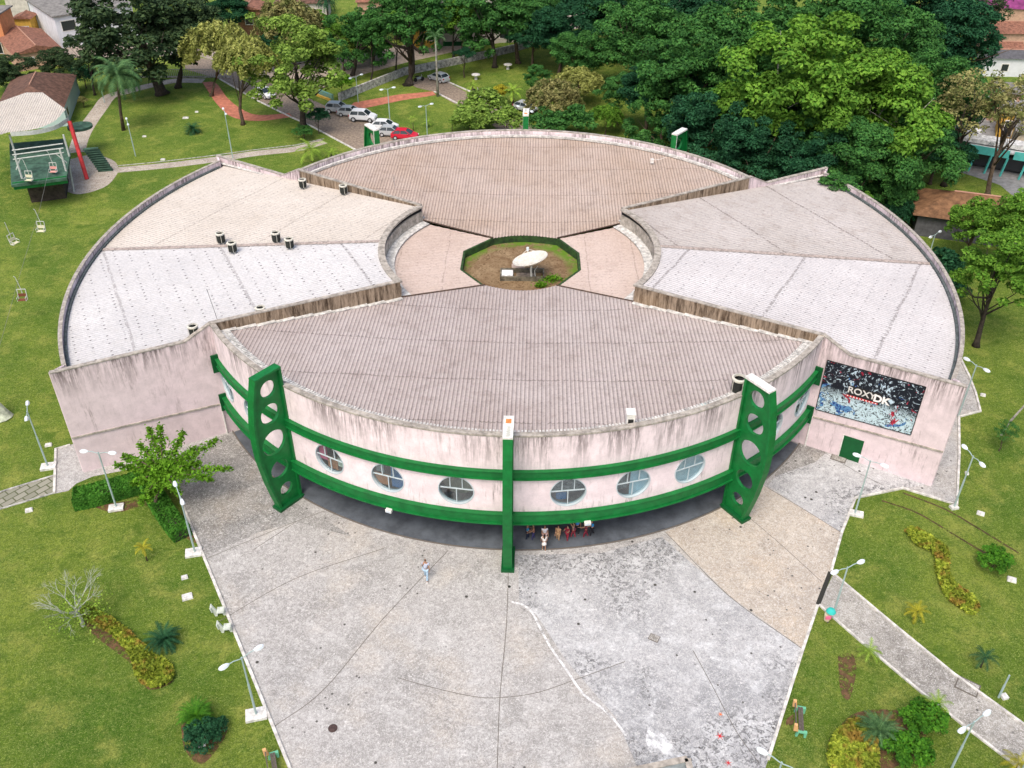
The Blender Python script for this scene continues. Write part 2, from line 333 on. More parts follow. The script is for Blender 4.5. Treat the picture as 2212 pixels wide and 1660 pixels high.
def star(u, v, r, m, lab):
    p = G(u, v); mb = MB(); 
    for k in range(6):
        a = k*PI/3+u; mb.add([(p.x+math.cos(a+d)*q, p.y+math.sin(a+d)*q, .029) for d, q in ((-.5, r*.25), (0, r), (.5, r*.25))]+[(p.x, p.y, .029)], [(3, 0, 1, 2)])
    tag(mb.build('painted_star', m), lab, 'paint mark')
star(1555, 1591, .27, mat('red_paint', (.5, .02, .03)), 'larger dark red painted star mark on the plaza')
star(1573, 1649, .22, mat('red_paint', (0,)*3), 'smaller red painted star mark at the bottom edge of the plaza')
star(1556, 1544, .17, mat('orange_paint', (.7, .16, .03)), 'small orange painted splash mark on the plaza')
# ------------------------------------------------------------------ hall materials
def pink_wall(name, base, topz, amt=1.0, seed=0, depth=3.5):
    b = NB(name, .9, .2); o = b.map(b.obj(), loc=(seed, 0, 0))
    z = b.sep(b.obj())[2]
    pt = b.ramp(b.noise(b.map(o, scale=(1, 1, .3)), .45, 4, .65), .40, .56)
    c = b.mix(b.ramp(b.noise(o, 1.2, 5, .7), .35, .7), tuple(k*.86 for k in base), tuple(min(1, k*1.07) for k in base))
    st = b.noise(b.map(o, scale=(1, 1, .07)), 4.5, 5, .8)             # rain streaks
    top = b.ramp(z, topz-depth, topz, 0, 1)
    m1 = b.math('MULTIPLY', b.math('MULTIPLY', b.ramp(st, .42, .56), pt), b.math('POWER', top, 1.3))
    c = b.mix(b.math('MULTIPLY', m1, .95*amt, clamp=True), c, (.085, .065, .06))
    m2 = b.math('MULTIPLY', b.ramp(b.noise(b.map(o, loc=(8, 8, 8), scale=(1, 1, .1)), 3.2, 5, .8), .54, .70), b.ramp(b.noise(o, .5, 3), .42, .62))
    c = b.mix(b.math('MULTIPLY', m2, .8*amt, clamp=True), c, (.16, .12, .115))
    c = b.mix(b.math('MULTIPLY', b.ramp(b.noise(o, 9, 3, .8), .55, .75), .25), c, (.25, .19, .19))
    b.bump(st, .2, .01)
    return b.done(c)
M_pink = pink_wall('pink_plaster', (.82, .70, .725), 9.7, .95)
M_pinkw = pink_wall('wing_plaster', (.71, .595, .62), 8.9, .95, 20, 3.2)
b = NB('stained_parapet', .95, .1); o_ = b.obj()
st = b.noise(b.map(o_, scale=(1, 1, .10)), 4.0, 5, .8)
c_ = b.mix(b.ramp(st, .40, .62), (.32, .25, .185), (.055, .038, .026)); c_ = b.mix(b.ramp(b.noise(o_, .35, 3), .45, .7), c_, b.mix(b.ramp(st, .40, .60), (.36, .28, .20), (.16, .11, .07)))
M_stain = b.done(c_)
M_cope = mat('coping_concrete', (.38, .345, .30), noise=.45, nscale=2.5, bump=.3)
M_gut = mat('gutter_lining', (.58, .57, .54), noise=.45, nscale=3)
M_green = mat('green_paint', (.0035, .15, .03), .5, .35, noise=.25, nscale=1.5); M_green_d = mat('dark_green_paint', (.003, .085, .022), .5, .3, noise=.2, nscale=2)
M_wpaint = mat('white_paint', (.74, .72, .68), .6, noise=.25, nscale=3)

def roof_mat(name, c1, c2, dots=0.0, lap=3.6, lapamt=.7, rib=.35, stain=(.14, .10, .075), stamt=.4):
    b = NB(name, .9, .15); o = b.obj(); uv = b.sep(b.uv())
    c = b.mix(b.ramp(b.noise(o, .12, 5, .6), .36, .64), c1, c2)
    c = b.mix(b.math('MULTIPLY', b.ramp(b.noise(o, .7, 6, .7), .5, .75), stamt), c, stain)
    c = b.mix(b.math('MULTIPLY', b.ramp(b.noise(o, 4.5, 5, .85), .46, .66), .45), c, tuple(k*.45 for k in c1))
    # one darker line along every rib of the sheets
    ph = b.math('ABSOLUTE', b.math('SUBTRACT', b.math('FRACT', b.math('DIVIDE', uv[0], .28)), .5))
    c = b.mix(b.math('MULTIPLY', b.ramp(ph, .30, .46), rib), c, tuple(k*.25 for k in stain))
    lp_ = b.math('ABSOLUTE', b.math('SUBTRACT', b.math('FRACT', b.math('DIVIDE', b.math('ADD', uv[1], b.math('MULTIPLY', b.noise(o, .25, 2), .5)), lap)), .5))
    m = b.math('MULTIPLY', b.ramp(lp_, .009, .016, 1, 0), b.math('MULTIPLY', b.ramp(b.noise(o, 5, 2), .42, .5), lapamt))
    c = b.mix(m, c, (.05, .035, .03))
    if dots:
        d1 = b.math('ABSOLUTE', b.math('SUBTRACT', b.math('FRACT', b.math('DIVIDE', uv[0], .56)), .5)); d2 = b.math('ABSOLUTE', b.math('SUBTRACT', b.math('FRACT', b.math('DIVIDE', uv[1], 1.15)), .5))
        dm = b.math('MULTIPLY', b.math('MULTIPLY', b.ramp(d1, .09, .14, 1, 0), b.ramp(d2, .05, .085, 1, 0)), b.ramp(b.noise(o, 1.7, 2), .44, .52))
        c = b.mix(b.math('MULTIPLY', dm, dots), c, (.035, .03, .035))
    return b.done(c)
M_rf = roof_mat('front_sheets', (.44, .375, .35), (.50, .44, .42), .25, 5.2, .45, .50)
M_rb = roof_mat('back_sheets', (.45, .35, .285), (.50, .41, .36), .15, 5.2, .45, .48)
M_rll = roof_mat('light_sheets', (.50, .495, .50), (.57, .565, .565), .8, 9.0, .35, .10, (.42, .40, .38), .3)
M_rlf = roof_mat('cream_sheets', (.50, .455, .405), (.56, .515, .465), .35, 8, .3, .05, (.42, .36, .30), .35)
M_rrl = roof_mat('pale_sheets', (.48, .465, .47), (.56, .545, .55), .5, 8.5, .45, .20, (.44, .40, .40), .35)
M_rrf = roof_mat('grey_sheets', (.42, .385, .36), (.50, .465, .445), .3, 8, .5, .16, (.26, .21, .17), .5)
M_rk = roof_mat('link_sheets', (.50, .40, .345), (.56, .46, .41), .25, 4, .3, .10, (.34, .25, .2), .4)

def line_hits(poly, p0, d):
    n = Vector((-d.y, d.x)); T = []
    for i in range(len(poly)):
        a = Vector(poly[i])-p0; b_ = Vector(poly[(i+1) % len(poly)])-p0; ha, hb = a.dot(n), b_.dot(n)
        if (ha > 0) != (hb > 0): k = ha/(ha-hb); T.append((a+(b_-a)*k).dot(d))
    return sorted(T)
def ribbed(name, poly, d, zf, m, parent, pitch=.28, h=.055, seg=8):
    """corrugated sheeting over poly with ribs running along d"""
    d = Vector(d).normalized(); n = Vector((-d.y, d.x)); T = [Vector(p).dot(n) for p in poly]
    t0, t1 = min(T), max(T); mb = MB(); mb.uv = []; prev = None; k0 = math.ceil(t0/pitch*4)
    for k in range(k0, int(t1/pitch*4)+1):
        t = (k+.001)*pitch/4; hs = line_hits(poly, n*t, d)
        iv = [(hs[i], hs[i+1]) for i in range(0, len(hs)-1, 2)]
        if not iv: prev = None; continue
        a, b_ = max(iv, key=lambda q: q[1]-q[0])
        if b_-a < .05: prev = None; continue
        hh = (1, .5, 0, .5)[k % 4]*h; row = []
        for j in range(seg+1):
            s = a+(b_-a)*j/seg; q = n*t+d*s; row.append(len(mb.v)); mb.v.append((q.x, q.y, zf(q)+hh)); mb.uv.append((t, s))
        if prev and abs(prev[1]-a) < 3 and abs(prev[2]-b_) < 3:
            for j in range(seg): mb.f.append((prev[0][j], prev[0][j+1], row[j+1], row[j]))
        prev = (row, a, b_)
    o = mb.build(name, m, parent); fixn(o)
    if sum(p.normal.z for p in o.data.polygons[:50]) < 0: o.data.flip_normals()
    return o

# ------------------------------------------------------------------ the hall
hall = root('round_hall', (0, 0, 0), 'large round pink walled hall with four corrugated roof wings and green bands', 'building')
aNL, aNR, aFL, aFR = A0-58.73, A0+58.73, A0+180+58.02, A0+180-58.02   # ends of the wing walls, as angles at the outer rim
iNL, iNR, iFL, iFR = A0-53.22, A0+53.22, A0+180+52.16, A0+180-52.16
RL, RR, RI = 36.97, 35.69, 11.47
Pw = dict(NL=(pol(RI, iNL), pol(RL, aNL)), NR=(pol(RI, iNR), pol(RR, aNR)), FL=(pol(RI, iFL), pol(RL, aFL)), FR=(pol(RI, iFR), pol(RR, aFR)))
def at_r(key, r):
    p, q = Pw[key]; p = p.xy; q = q.xy; d = (q-p).normalized(); b_ = p.dot(d); return p+d*(-b_+math.sqrt(b_*b_-p.length_squared+r*r))
fa0 = math.degrees(math.atan2(*at_r('NL', RW).yx)); fa1 = math.degrees(math.atan2(*at_r('NR', RW).yx))
ba0 = math.degrees(math.atan2(*at_r('FR', RW).yx)); ba1 = math.degrees(math.atan2(*at_r('FL', RW).yx))
# floor slab under the overhang and recessed ground floor
MB().arc(.5, RW+.02, fa0+1, fa1-1, .03, .13, 90).build('floor_slab', mat('shaded_floor', (.10, .115, .135), .75, .3, noise=.35, nscale=.8), hall)  # shade of the overhang is put into the slab's dark bluish colour
MB().arc(RW+.02, RW+.12, fa0, fa1, .012, .05, 90).build('gutter_slot', M_joint, hall)
gw = MB().arc(18.3, 18.6, fa0+1, fa1-1, .13, 2.64, 60).build('ground_floor_wall', M_pinkw, hall)
for k in range(9):
    a = fa0+9+(fa1-fa0-18)*k/8; p = pol(18.62, a)
    if k in (3, 4, 5): MB().box((p.x, p.y, 1.2), (.1, 2.2, 2.1), math.radians(a)).build('entrance_door', mat('dark_glass', (.02, .03, .035), .15, .5), hall)
    q = pol(22.6, a+4); MB().tube([(q.x, q.y, .13), (q.x, q.y, 2.7)], .22, 12).build('column', M_pinkw, hall)
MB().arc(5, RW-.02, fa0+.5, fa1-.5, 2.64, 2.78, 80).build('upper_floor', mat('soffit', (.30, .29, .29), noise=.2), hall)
# upper curved walls with round openings
fw_ = fixn(MB().arc(RW-.3, RW, fa0, fa1, 2.62, 9.66, 150).build('curved_wall', M_pink, hall))
WIN = [A0+k for k in (-54.6, -45.2, -27.7, -17.8, -7.5, 8.4, 18.0, 27.2, 44.4, 53.7)]
cut = MB(); WR = 1.17
for a in WIN:
    c = pol(RW, a, 5.0); d = pol(1, a); t = Vector((-d.y, d.x, 0)); n = 40; P = []
    for off in (-.8, .8):
        for k in range(n):
            q = 2*PI*k/n; P.append(c+d*off+t*WR*math.cos(q)+Vector((0, 0, WR*math.sin(q))))
    cut.add(P, [tuple(range(n)), tuple(range(2*n-1, n-1, -1))]+[(k, n+k, n+(k+1) % n, (k+1) % n) for k in range(n)])
co = fixn(cut.build('cutter', M_pink))
md = fw_.modifiers.new('b', 'BOOLEAN'); md.object = co; md.operation = 'DIFFERENCE'; md.solver = 'EXACT'
dg = bpy.context.evaluated_depsgraph_get(); nm_ = bpy.data.meshes.new_from_object(fw_.evaluated_get(dg)); fw_.modifiers.clear(); fw_.data = nm_; bpy.data.objects.remove(co)
MB().arc(RW-.36, RW+.04, fa0, fa1, 9.66, 9.78, 120).build('coping', M_cope, hall)
MB().arc(RW-1.0, RW-.43, fa0+1.2, fa1-1.2, 9.17, 9.26, 120).build('eave_gutter', M_gut, hall)
sc_ = MB()
for k in range(220):
    a = fa0+2+(fa1-fa0-4)*k/219; p = pol(RW-.95, a, 9.29); sc_.box(p, (.34, .12, .06), math.radians(a))
sc_.build('eave_filler', M_gut, hall)
fixn(MB().arc(RW-.3, RW, ba0, ba1, .0, 9.66, 120).build('curved_wall', M_pink, hall))
MB().arc(RW-.30, RW+.03, ba0, ba1, 9.66, 9.76, 120).build('coping', M_cope, hall)
MB().arc(RW-.72, RW-.45, ba0+1.5, ba1-1.5, 9.12, 9.34, 120).build('eave_gutter', M_gut, hall)
# bands: web plus top and bottom lips
def band(z0, z1, pr, lip, a0, a1):
    mb = MB().arc(RW+.02, RW+pr, a0, a1, z0+.09, z1-.06, 110); mb.arc(RW+.02, RW+lip, a0, a1, z0, z0+.09, 110); mb.arc(RW+.02, RW+pr+.08, a0, a1, z1-.06, z1, 110)
    return mb.build('band', M_green, hall)
band(6.36, 7.05, .22, .30, fa0+.9, fa1-.9); band(2.62, 3.48, .28, .40, fa0+.6, fa1-.6)
band(6.33, 7.05, .30, .42, ba0+.9, ba1-.9); band(2.42, 3.45, .42, .62, ba0+.6, ba1-.6)
for z, k in ((6.5, .9), (2.9, .6)):
    for a in (fa0+k, fa1-k):
        p = pol(RW+.2, a); MB().box((p.x, p.y, z+.1), (.7, .14, 1.5), math.radians(a)).build('band_end', M_green_d, hall)
# windows: frame, glazing bars, pane; some have blinds, boards or curtains close behind
gl = bpy.data.materials.new('window_glass'); gl.use_nodes = True; n = gl.node_tree; n.nodes.clear()
g1 = n.nodes.new('ShaderNodeBsdfTransparent'); g1.inputs[0].default_value = (.82, .90, .92, 1); g2 = n.nodes.new('ShaderNodeBsdfGlossy'); g2.inputs['Roughness'].default_value = .08
mx = n.nodes.new('ShaderNodeMixShader'); mx.inputs[0].default_value = .14; ou = n.nodes.new('ShaderNodeOutputMaterial')
n.links.new(g1.outputs[0], mx.inputs[1]); n.links.new(g2.outputs[0], mx.inputs[2]); n.links.new(mx.outputs[0], ou.inputs[0])
M_frame = mat('pale_frame', (.50, .57, .60), .6); M_boardp = mat('pink_board', (.75, .12, .22)); M_boardo = mat('orange_board', (.50, .19, .09)); M_blue = mat('blue_board', (.03, .14, .32))
M_blind = mat('pale_blue_blind', (.42, .58, .66), noise=.15, nscale=2); M_room = mat('room_olive', (.20, .19, .13), noise=.3, nscale=.8); M_curt = mat('grey_curtain', (.16, .17, .17), noise=.7, nscale=6)
def local_disc(a, pts, dpt, z0=5.0, th=.04):
    """solid polygon in the window's own plane, pts = (across, up) in metres, dpt behind the wall face"""
    c = pol(RW-dpt, a, z0); d = pol(1, a); t = Vector((-d.y, d.x, 0)); n = len(pts); P = []
    for off in (th/2, -th/2): P += [c+d*off+t*x+Vector((0, 0, y)) for x, y in pts]
    return MB().add(P, [tuple(range(n)), tuple(range(2*n-1, n-1, -1))]+[(k, n+k, n+(k+1) % n, (k+1) % n) for k in range(n)])
def bar(mb, a, x0, y0, x1, y1, wd=.055, dpt=.1):
    q = Vector((x1-x0, y1-y0)).normalized(); m = Vector((-q.y, q.x))*wd/2
    l = local_disc(a, [(x0-m.x, y0-m.y), (x1-m.x, y1-m.y), (x1+m.x, y1+m.y), (x0+m.x, y0+m.y)], dpt, th=.07); mb.add(l.v, l.f)
circ = lambda r, n=36: [(r*math.cos(2*PI*k/n), r*math.sin(2*PI*k/n)) for k in range(n)]
for i, a in enumerate(WIN):
    c = pol(RW, a, 5.0); d = pol(1, a); t = Vector((-d.y, d.x, 0)); mb = MB(); n = 36; P = []
    for off, r in ((.03, WR+.02), (.03, WR-.035), (-.25, WR-.035), (-.25, WR+.02)):
        P += [c+d*off+t*r*math.cos(2*PI*k/n)+Vector((0, 0, r*math.sin(2*PI*k/n))) for k in range(n)]
    mb.add(P, [(j*n+k, j*n+(k+1) % n, ((j+1) % 4)*n+(k+1) % n, ((j+1) % 4)*n+k) for j in range(4) for k in range(n)])
    wdw = fixn(mb.build('window', M_frame, hall))
    bars = MB(); bar(bars, a, -1.08, .08, 1.08, .08); bar(bars, a, 0, .04, 0, -1.1); bar(bars, a, -.4, .1, -.4, 1.0); bar(bars, a, .4, .1, .4, 1.0)
    fixn(bars.build('glazing_bars', M_frame, wdw)); local_disc(a, circ(WR-.06), .13, th=.02).build('pane', gl, wdw)
    def pc(nm, pts, dp, m): fixn(local_disc(a, pts, dp).build(nm, m, wdw))
    clipc = lambda x0, x1, y0, y1: [(min(x1, max(x0, x)), min(y1, max(y0, y))) for x, y in circ(WR-.04, 60)]
    if i == 2: pc('pink_board', clipc(-1.12, -.45, -.5, .75), .32, M_boardp); pc('wooden_board', clipc(-.5, .35, -1.1, -.1), .36, M_boardo); pc('pale_board', clipc(.35, 1.1, -.7, 0), .4, mat('pale_board', (.5, .52, .42)))
    elif i == 3: pc('wooden_board', clipc(-1.12, -.05, -.9, .0), .32, M_boardo); pc('blue_board', clipc(.1, 1.05, -.95, .8), .36, M_blue); pc('grey_board', clipc(-1, -.4, .1, .9), .36, mat('grey_board', (.38, .36, .34)))
    elif i == 4: pc('room_screen', clipc(-1.12, 1.12, -1.1, .2), 1.0, M_room)
    elif i == 5: pc('curtain', clipc(-1.12, 1.12, -.35, 1.1), .45, M_curt); pc('blue_board', clipc(-.7, 0, -1.0, -.3), .5, M_blue)
    elif i == 6: pc('blind', clipc(-.12, 1.12, -1.12, 1.12), .3, M_blind); pc('curtain', clipc(-1.0, -.2, -.7, .8), .5, M_curt)
    elif i == 7: pc('blind', clipc(-1.12, 1.12, -1.12, 1.12), .3, M_blind)
    elif i in (8, 1): pc('blind', clipc(-1.1, .4, -1.1, .9), .4, mat('teal_blind', (.12, .26, .30)))
    else: pc('curtain', clipc(-1.1, 1.1, -1.1, 1.1), .5, M_curt)
MB().arc(19.5, 19.7, fa0+1, fa1-1, 2.8, 8.2, 60).build('inner_wall', M_room, hall)

# pit ring (measured corners) and roofs
PIT = [Vector(p) for p in ((5.0, 1.9), (5.0, -1.0), (3.03, -3.75), (.32, -4.6), (-2.78, -3.8), (-4.78, -1.1), (-4.69, 2.1), (-2.33, 4.6), (.32, 5.2), (3.34, 4.6))]
pf = lambda a, b_, m: [tuple(a.lerp(b_, k/8)+(m-(a+b_)/2)*math.sin(PI*k/8)) for k in range(9)]
front_pit = pf(PIT[4], PIT[2], PIT[3]); back_pit = pf(PIT[9], PIT[7], PIT[8])
zroof = lambda p: 7.62+.0685*(Vector(p[:2]).length-5)
def shrink(p, r): q = Vector(p[:2]); return tuple(q*(r/q.length))
inNL, inNR, inFL, inFR = (Pw[k][0].xy for k in ('NL', 'NR', 'FL', 'FR'))
nl, nr, fl, fr = (at_r(k, RW-.98) for k in ('NL', 'NR', 'FL', 'FR'))
arcF = [tuple(pol(RW-.98, fa0+.3+(fa1-fa0-.6)*k/80).xy) for k in range(81)]
ribbed('front_roof', front_pit+[tuple(inNR)]+arcF[::-1]+[tuple(inNL)], (0.02, 1), zroof, M_rf, hall, h=.07)
arcB = [tuple(pol(RW-.6, ba0+.3+(ba1-ba0-.6)*k/80).xy) for k in range(81)]
ribbed('back_roof', back_pit+[tuple(inFL)]+arcB[::-1]+[tuple(inFR)], (0.02, 1), zroof, M_rb, hall, h=.07)
zl = lambda p: 7.58+.05*(Vector(p[:2]).length-5)
def inner_arc(a0, a1, r=RI-.5, n=14): return [tuple(pol(r, a0+(a1-a0)*k/n).xy) for k in range(n+1)]
ribbed('link_roof', [tuple(PIT[7]), tuple(PIT[6]), tuple(PIT[5]), tuple(PIT[4])]+inner_arc(iNL+360, iFL), (1, 0), zl, M_rk, hall, h=.03)
ribbed('link_roof', [tuple(PIT[2]), tuple(PIT[1]), tuple(PIT[0]), tuple(PIT[9])]+inner_arc(iFR, iNR), (1, 0), zl, M_rk, hall, h=.03)
for a, b_, z_ in ((PIT[4], inNL, 0), (PIT[2], inNR, 0), (PIT[9], inFR, 0), (PIT[7], inFL, 0)):
    mb = MB(); L = [a.lerp(b_, k/12) for k in range(13)]; mb.tube([(p.x, p.y, zroof(p)+.09) for p in L], .06, 5); mb.build('valley_flashing', mat('dark_flashing', (.09, .06, .045), noise=.6, nscale=6), hall)
# pit: kerb wall, earth floor
pp = [tuple(p) for p in PIT[:2]]+front_pit[::-1]+[tuple(PIT[5]), tuple(PIT[6])]+back_pit[::-1]
mb = MB(); n = len(pp)
for i in range(n):
    a, b_ = Vector(pp[i]), Vector(pp[(i+1) % n]); mb.add([(a.x, a.y, 6.7), (b_.x, b_.y, 6.7), (b_.x, b_.y, zroof(b_)-.0), (a.x, a.y, zroof(a)-.0), (a.x*1.04, a.y*1.04, 6.7), (b_.x*1.04, b_.y*1.04, 6.7), (b_.x*1.04, b_.y*1.04, zroof(b_)), (a.x*1.04, a.y*1.04, zroof(a))],
        [(0, 3, 2, 1), (4, 5, 6, 7), (3, 7, 6, 2), (0, 1, 5, 4)])
mb.build('pit_wall', mat('mossy_wall', (.035, .085, .02), noise=.7, nscale=2.5, col2=(.015, .03, .012)), hall)
b = NB('pit_earth', .95, .1); o_ = b.obj()
c_ = b.mix(b.ramp(b.noise(o_, .5, 5, .7, 1), .35, .65), (.17, .105, .055), (.30, .215, .125)); c_ = b.mix(b.ramp(b.noise(o_, 2.5, 5, .8, 2), .48, .62), c_, (.10, .06, .03))
q_ = b.sep(o_); rad = b.math('SQRT', b.math('ADD', b.math('POWER', b.math('DIVIDE', q_[0], 4.9), 2.0), b.math('POWER', b.math('DIVIDE', q_[1], 4.9), 2.0)))
c_ = b.mix(b.math('MULTIPLY', b.ramp(rad, .80, .97), b.ramp(b.noise(o_, 1.2, 4), .38, .55)), c_, (.10, .19, .02)); M_earth = b.done(c_)
MB().add([(p[0], p[1], 7.0) for p in pp][::-1], [tuple(range(n))]).build('pit_floor', M_earth, hall)
MB().prism(pp, 6.9, 6.95).build('pit_slab', M_cope, hall)

# wings
zin, zout = 9.42, 8.12
def wing_roof_z(Ro): return lambda p: zin-(Vector(p[:2]).length-RI)*(zin-zout)/(Ro-RI)
def side_profile(key, Ro):
    p, q = Pw[key]; L = (q-p).length; s26 = (at_r(key, RW)-p.xy).length; s28 = (at_r(key, 28.0)-p.xy).length; s20 = (at_r(key, 17.0)-p.xy).length
    return [(0, 7.3), (s20, 7.3), (s20, 0), (L, 0), (L, 8.86), (s28, 8.78), (s26, 9.78), (0, 9.56)], L, s26, s28
def coping_line(key, Ro, w_=.34, h=.08):
    p, q = Pw[key]; pr, L, s26, s28 = side_profile(key, Ro); d = (q-p).normalized(); n = Vector((-d.y, d.x, 0))*w_/2; pts = [(0, 9.56), (s26, 9.78), (s28, 8.78), (L, 8.86)]
    P = []
    for s, z in pts: c = p+d*s; P += [c+n+Vector((0, 0, z)), c-n+Vector((0, 0, z)), c-n+Vector((0, 0, z+h)), c+n+Vector((0, 0, z+h))]
    f = [(0, 1, 2, 3), (12, 15, 14, 13)]
    for i in range(3):
        a = i*4
        for k in range(4): f.append((a+k, a+4+k, a+4+(k+1) % 4, a+(k+1) % 4))
    return fixn(MB().add(P, f).build('coping', M_cope, hall))
for side, kn, kf, Rout, Ra, mats_ in (('L', 'NL', 'FL', RL, 36.1, (M_rll, M_rlf)), ('R', 'NR', 'FR', RR, 34.9, (M_rrl, M_rrf))):
    for key in (kn, kf):
        p, q = Pw[key]; pr, L, s26, s28 = side_profile(key, Rout)
        o = fixn(MB().wall(p, q, pr, .26).build('side_wall', M_pinkw, hall)); coping_line(key, Rout)
        d = (q-p).normalized(); n = Vector((-d.y, d.x, 0))
        sgn = 1 if n.dot(-(p+q)) * 0 + (n.y if key[0] == 'N' else -n.y) < 0 else -1        # towards the front or back roof
        zz = lambda s: zroof((p+d*s))
        # stained face of the parapet above the lower roof, both faces
        for sg in (sgn, -sgn):
            pr2 = [(0.0, 7.45), (s26-.35, zz(s26)-.1), (s26-.35, 9.755), (0.0, 9.54)]
            if sg == -sgn: pr2 = [(0.02, 9.2), (s26-.35, 8.5), (s26-.35, 9.755), (.02, 9.54)]
            a = p+n*sg*.145; MB().wall(a, a+d*L, pr2, .03).build('stained_face', M_stain if (key[0] == 'N' or sg == -sgn) else M_cope, hall)
        a = p+n*sgn*.33; mb = MB(); 
        for i in range(10):
            s0, s1 = s26*.98*i/10, s26*.98*(i+1)/10-.01; m_ = a+d*(s0+s1)/2; mb.box((m_.x, m_.y, zz((s0+s1)/2)+.09), ((s1-s0), .34, .06), math.atan2(d.y, d.x))
        mb.build('valley_gutter', M_gut, hall)
        if key[0] == 'N':                                                                     # ledge where the upper wall steps out
            s24 = (at_r(key, RW+.1)-p.xy).length; n_ = n*sgn*.17; a = p+n_; MB().wall(a, a+d*L, [(s24, 2.72), (L, 3.2), (L, 3.34), (s24, 2.84)], .08).build('wall_ledge', M_cope, hall)
        s_low = (at_r(key, 28.3)-p.xy).length
        a = p-n*sgn*.3; mb = MB().wall(a, a+d*L, [(s_low, 8.42), (L-.4, 8.3), (L-.4, 8.36), (s_low, 8.48)], .3); mb.build('side_flashing', M_gut, hall)
    aN = math.degrees(math.atan2(*Pw[kn][1].xy.yx)) % 360; aF = math.degrees(math.atan2(*Pw[kf][1].xy.yx)) % 360
    if side == 'R': a0, a1 = aN-360, aF
    else: a0, a1 = aF, aN
    a0 += 1.0; a1 -= 1.0
    fixn(MB().arc(Ra-.25, Ra, a0, a1, 0, 8.72, 90).build('outer_wall', M_pinkw, hall))
    MB().arc(Ra-.27, Ra+.02, a0, a1, 8.72, 8.79, 90).build('coping', M_cope, hall)
    MB().arc(Ra-.46, Ra-.27, a0+.5, a1-.5, 8.10, 8.35, 90).build('eave_gutter', mat('dark_gutter', (.10, .12, .12), noise=.5, nscale=3), hall)
    for key, aa in ((kn, aN), (kf, aF)):                                                     # short return between arc and side wall
        q = Pw[key][1]; r2 = pol(Ra-.1, (a0 if abs(((aa-a0+180) % 360)-180) < 3 else a1)); L_ = (q-r2).length
        if L_ > .2: MB().wall(r2, q, [(0, 0), (L_, 0), (L_, 8.86), (0, 8.8)], .2).build('corner_return', M_pinkw, hall)
    zf = wing_roof_z(Ra); i0, i1 = (iNL+360, iFL) if side == 'L' else (iFR, iNR)
    am = (a0+a1)/2; rid_i, rid_o = pol(RI+.2, am), pol(Ra-.5, am+(.2 if side == 'L' else 0))
    def half(key, aa, nm, m):
        p, q = Pw[key]; d = (q-p).normalized(); ih = math.degrees(math.atan2(p.y, p.x)) % 360; ih = ih-360 if (side == 'R' and ih > 180) else ih
        inn = [tuple(pol(RI+.1, ih+(am-ih)*k/8).xy) for k in range(9)]; out = [tuple(pol(Ra-.44, am+(aa-am)*k/40).xy) for k in range(41)]
        poly = inn+out+[tuple((q-d*.9).xy)]
        ribbed(nm, poly, d.xy, zf, m, hall, h=.05)
    aNs = aN-360 if side == 'R' else aN
    half(kn, aNs-(1.2 if side == 'L' else -1.2), 'wing_roof', mats_[0]); half(kf, aF+(1.2 if side == 'L' else -1.2), 'wing_roof', mats_[1])
    L_ = [rid_i.lerp(rid_o, k/30) for k in range(31)]; mb = MB(); w0 = Vector((-rid_o.y, rid_o.x, 0)).normalized()*.24; P = []
    for i, p in enumerate(L_): z = zf(p)+.07; P += [(p+w0*(1+.12*random.Random(i).uniform(-1, 1))).xy.to_tuple()+(z,), p.xy.to_tuple()+(z+.1,), (p-w0*(1+.12*random.Random(i+99).uniform(-1, 1))).xy.to_tuple()+(z,)]
    mb.add(P, [q for i in range(30) for q in ((i*3, i*3+1, i*3+4, i*3+3), (i*3+1, i*3+2, i*3+5, i*3+4))]); fixn(mb.build('ridge_capping', mat('ridge_grey', (.34, .29, .265), noise=.4, nscale=4), hall))
    fixn(MB().arc(RI-.15, RI+.12, i0, i1, 7.3, 9.0, 24).build('inner_wall', M_cope, hall)); MB().arc(RI-.25, RI+.3, i0, i1, 9.40, 9.56, 24).build('coping', M_cope, hall)
    MB().arc(RI-.02, RI+.1, i0, i1, 9.0, 9.40, 24).build('clerestory', mat('dark_opening', (.01, .01, .01)), hall)
    MB().arc(RI-.95, RI-.16, i0-.3*0, i1, 7.98, 8.06, 24).build('inner_gutter', M_gut, hall)
# green door on the right wing wall
p, q = Pw['NR']; d = (q-p).normalized(); n = Vector((-d.y, d.x, 0)); n = n if n.y < 0 else -n
s0 = (at_r('NR', 29.05)-p.xy).length; s1 = (at_r('NR', 30.5)-p.xy).length; a = p+n*.155
dr = MB().wall(a, a+d*9, [(s0, .02), (s1, .02), (s1, 2.05), (s0, 2.05)], .06).build('wall_door', M_green_d, hall)
MB().wall(a, a+d*9, [(s0-.08, .02), (s0-.005, .02), (s0-.005, 2.05), (s0-.08, 2.13)], .1).build('door_frame', M_wpaint, dr)
# rain pipes at the inner corners of the front
for k in ('NL', 'NR'):
    c = at_r(k, RW+.35); MB().tube([(c.x, c.y-.3, 0), (c.x, c.y-.3, 2.9)], .06, 6).build('rain_pipe', M_wpaint, hall)
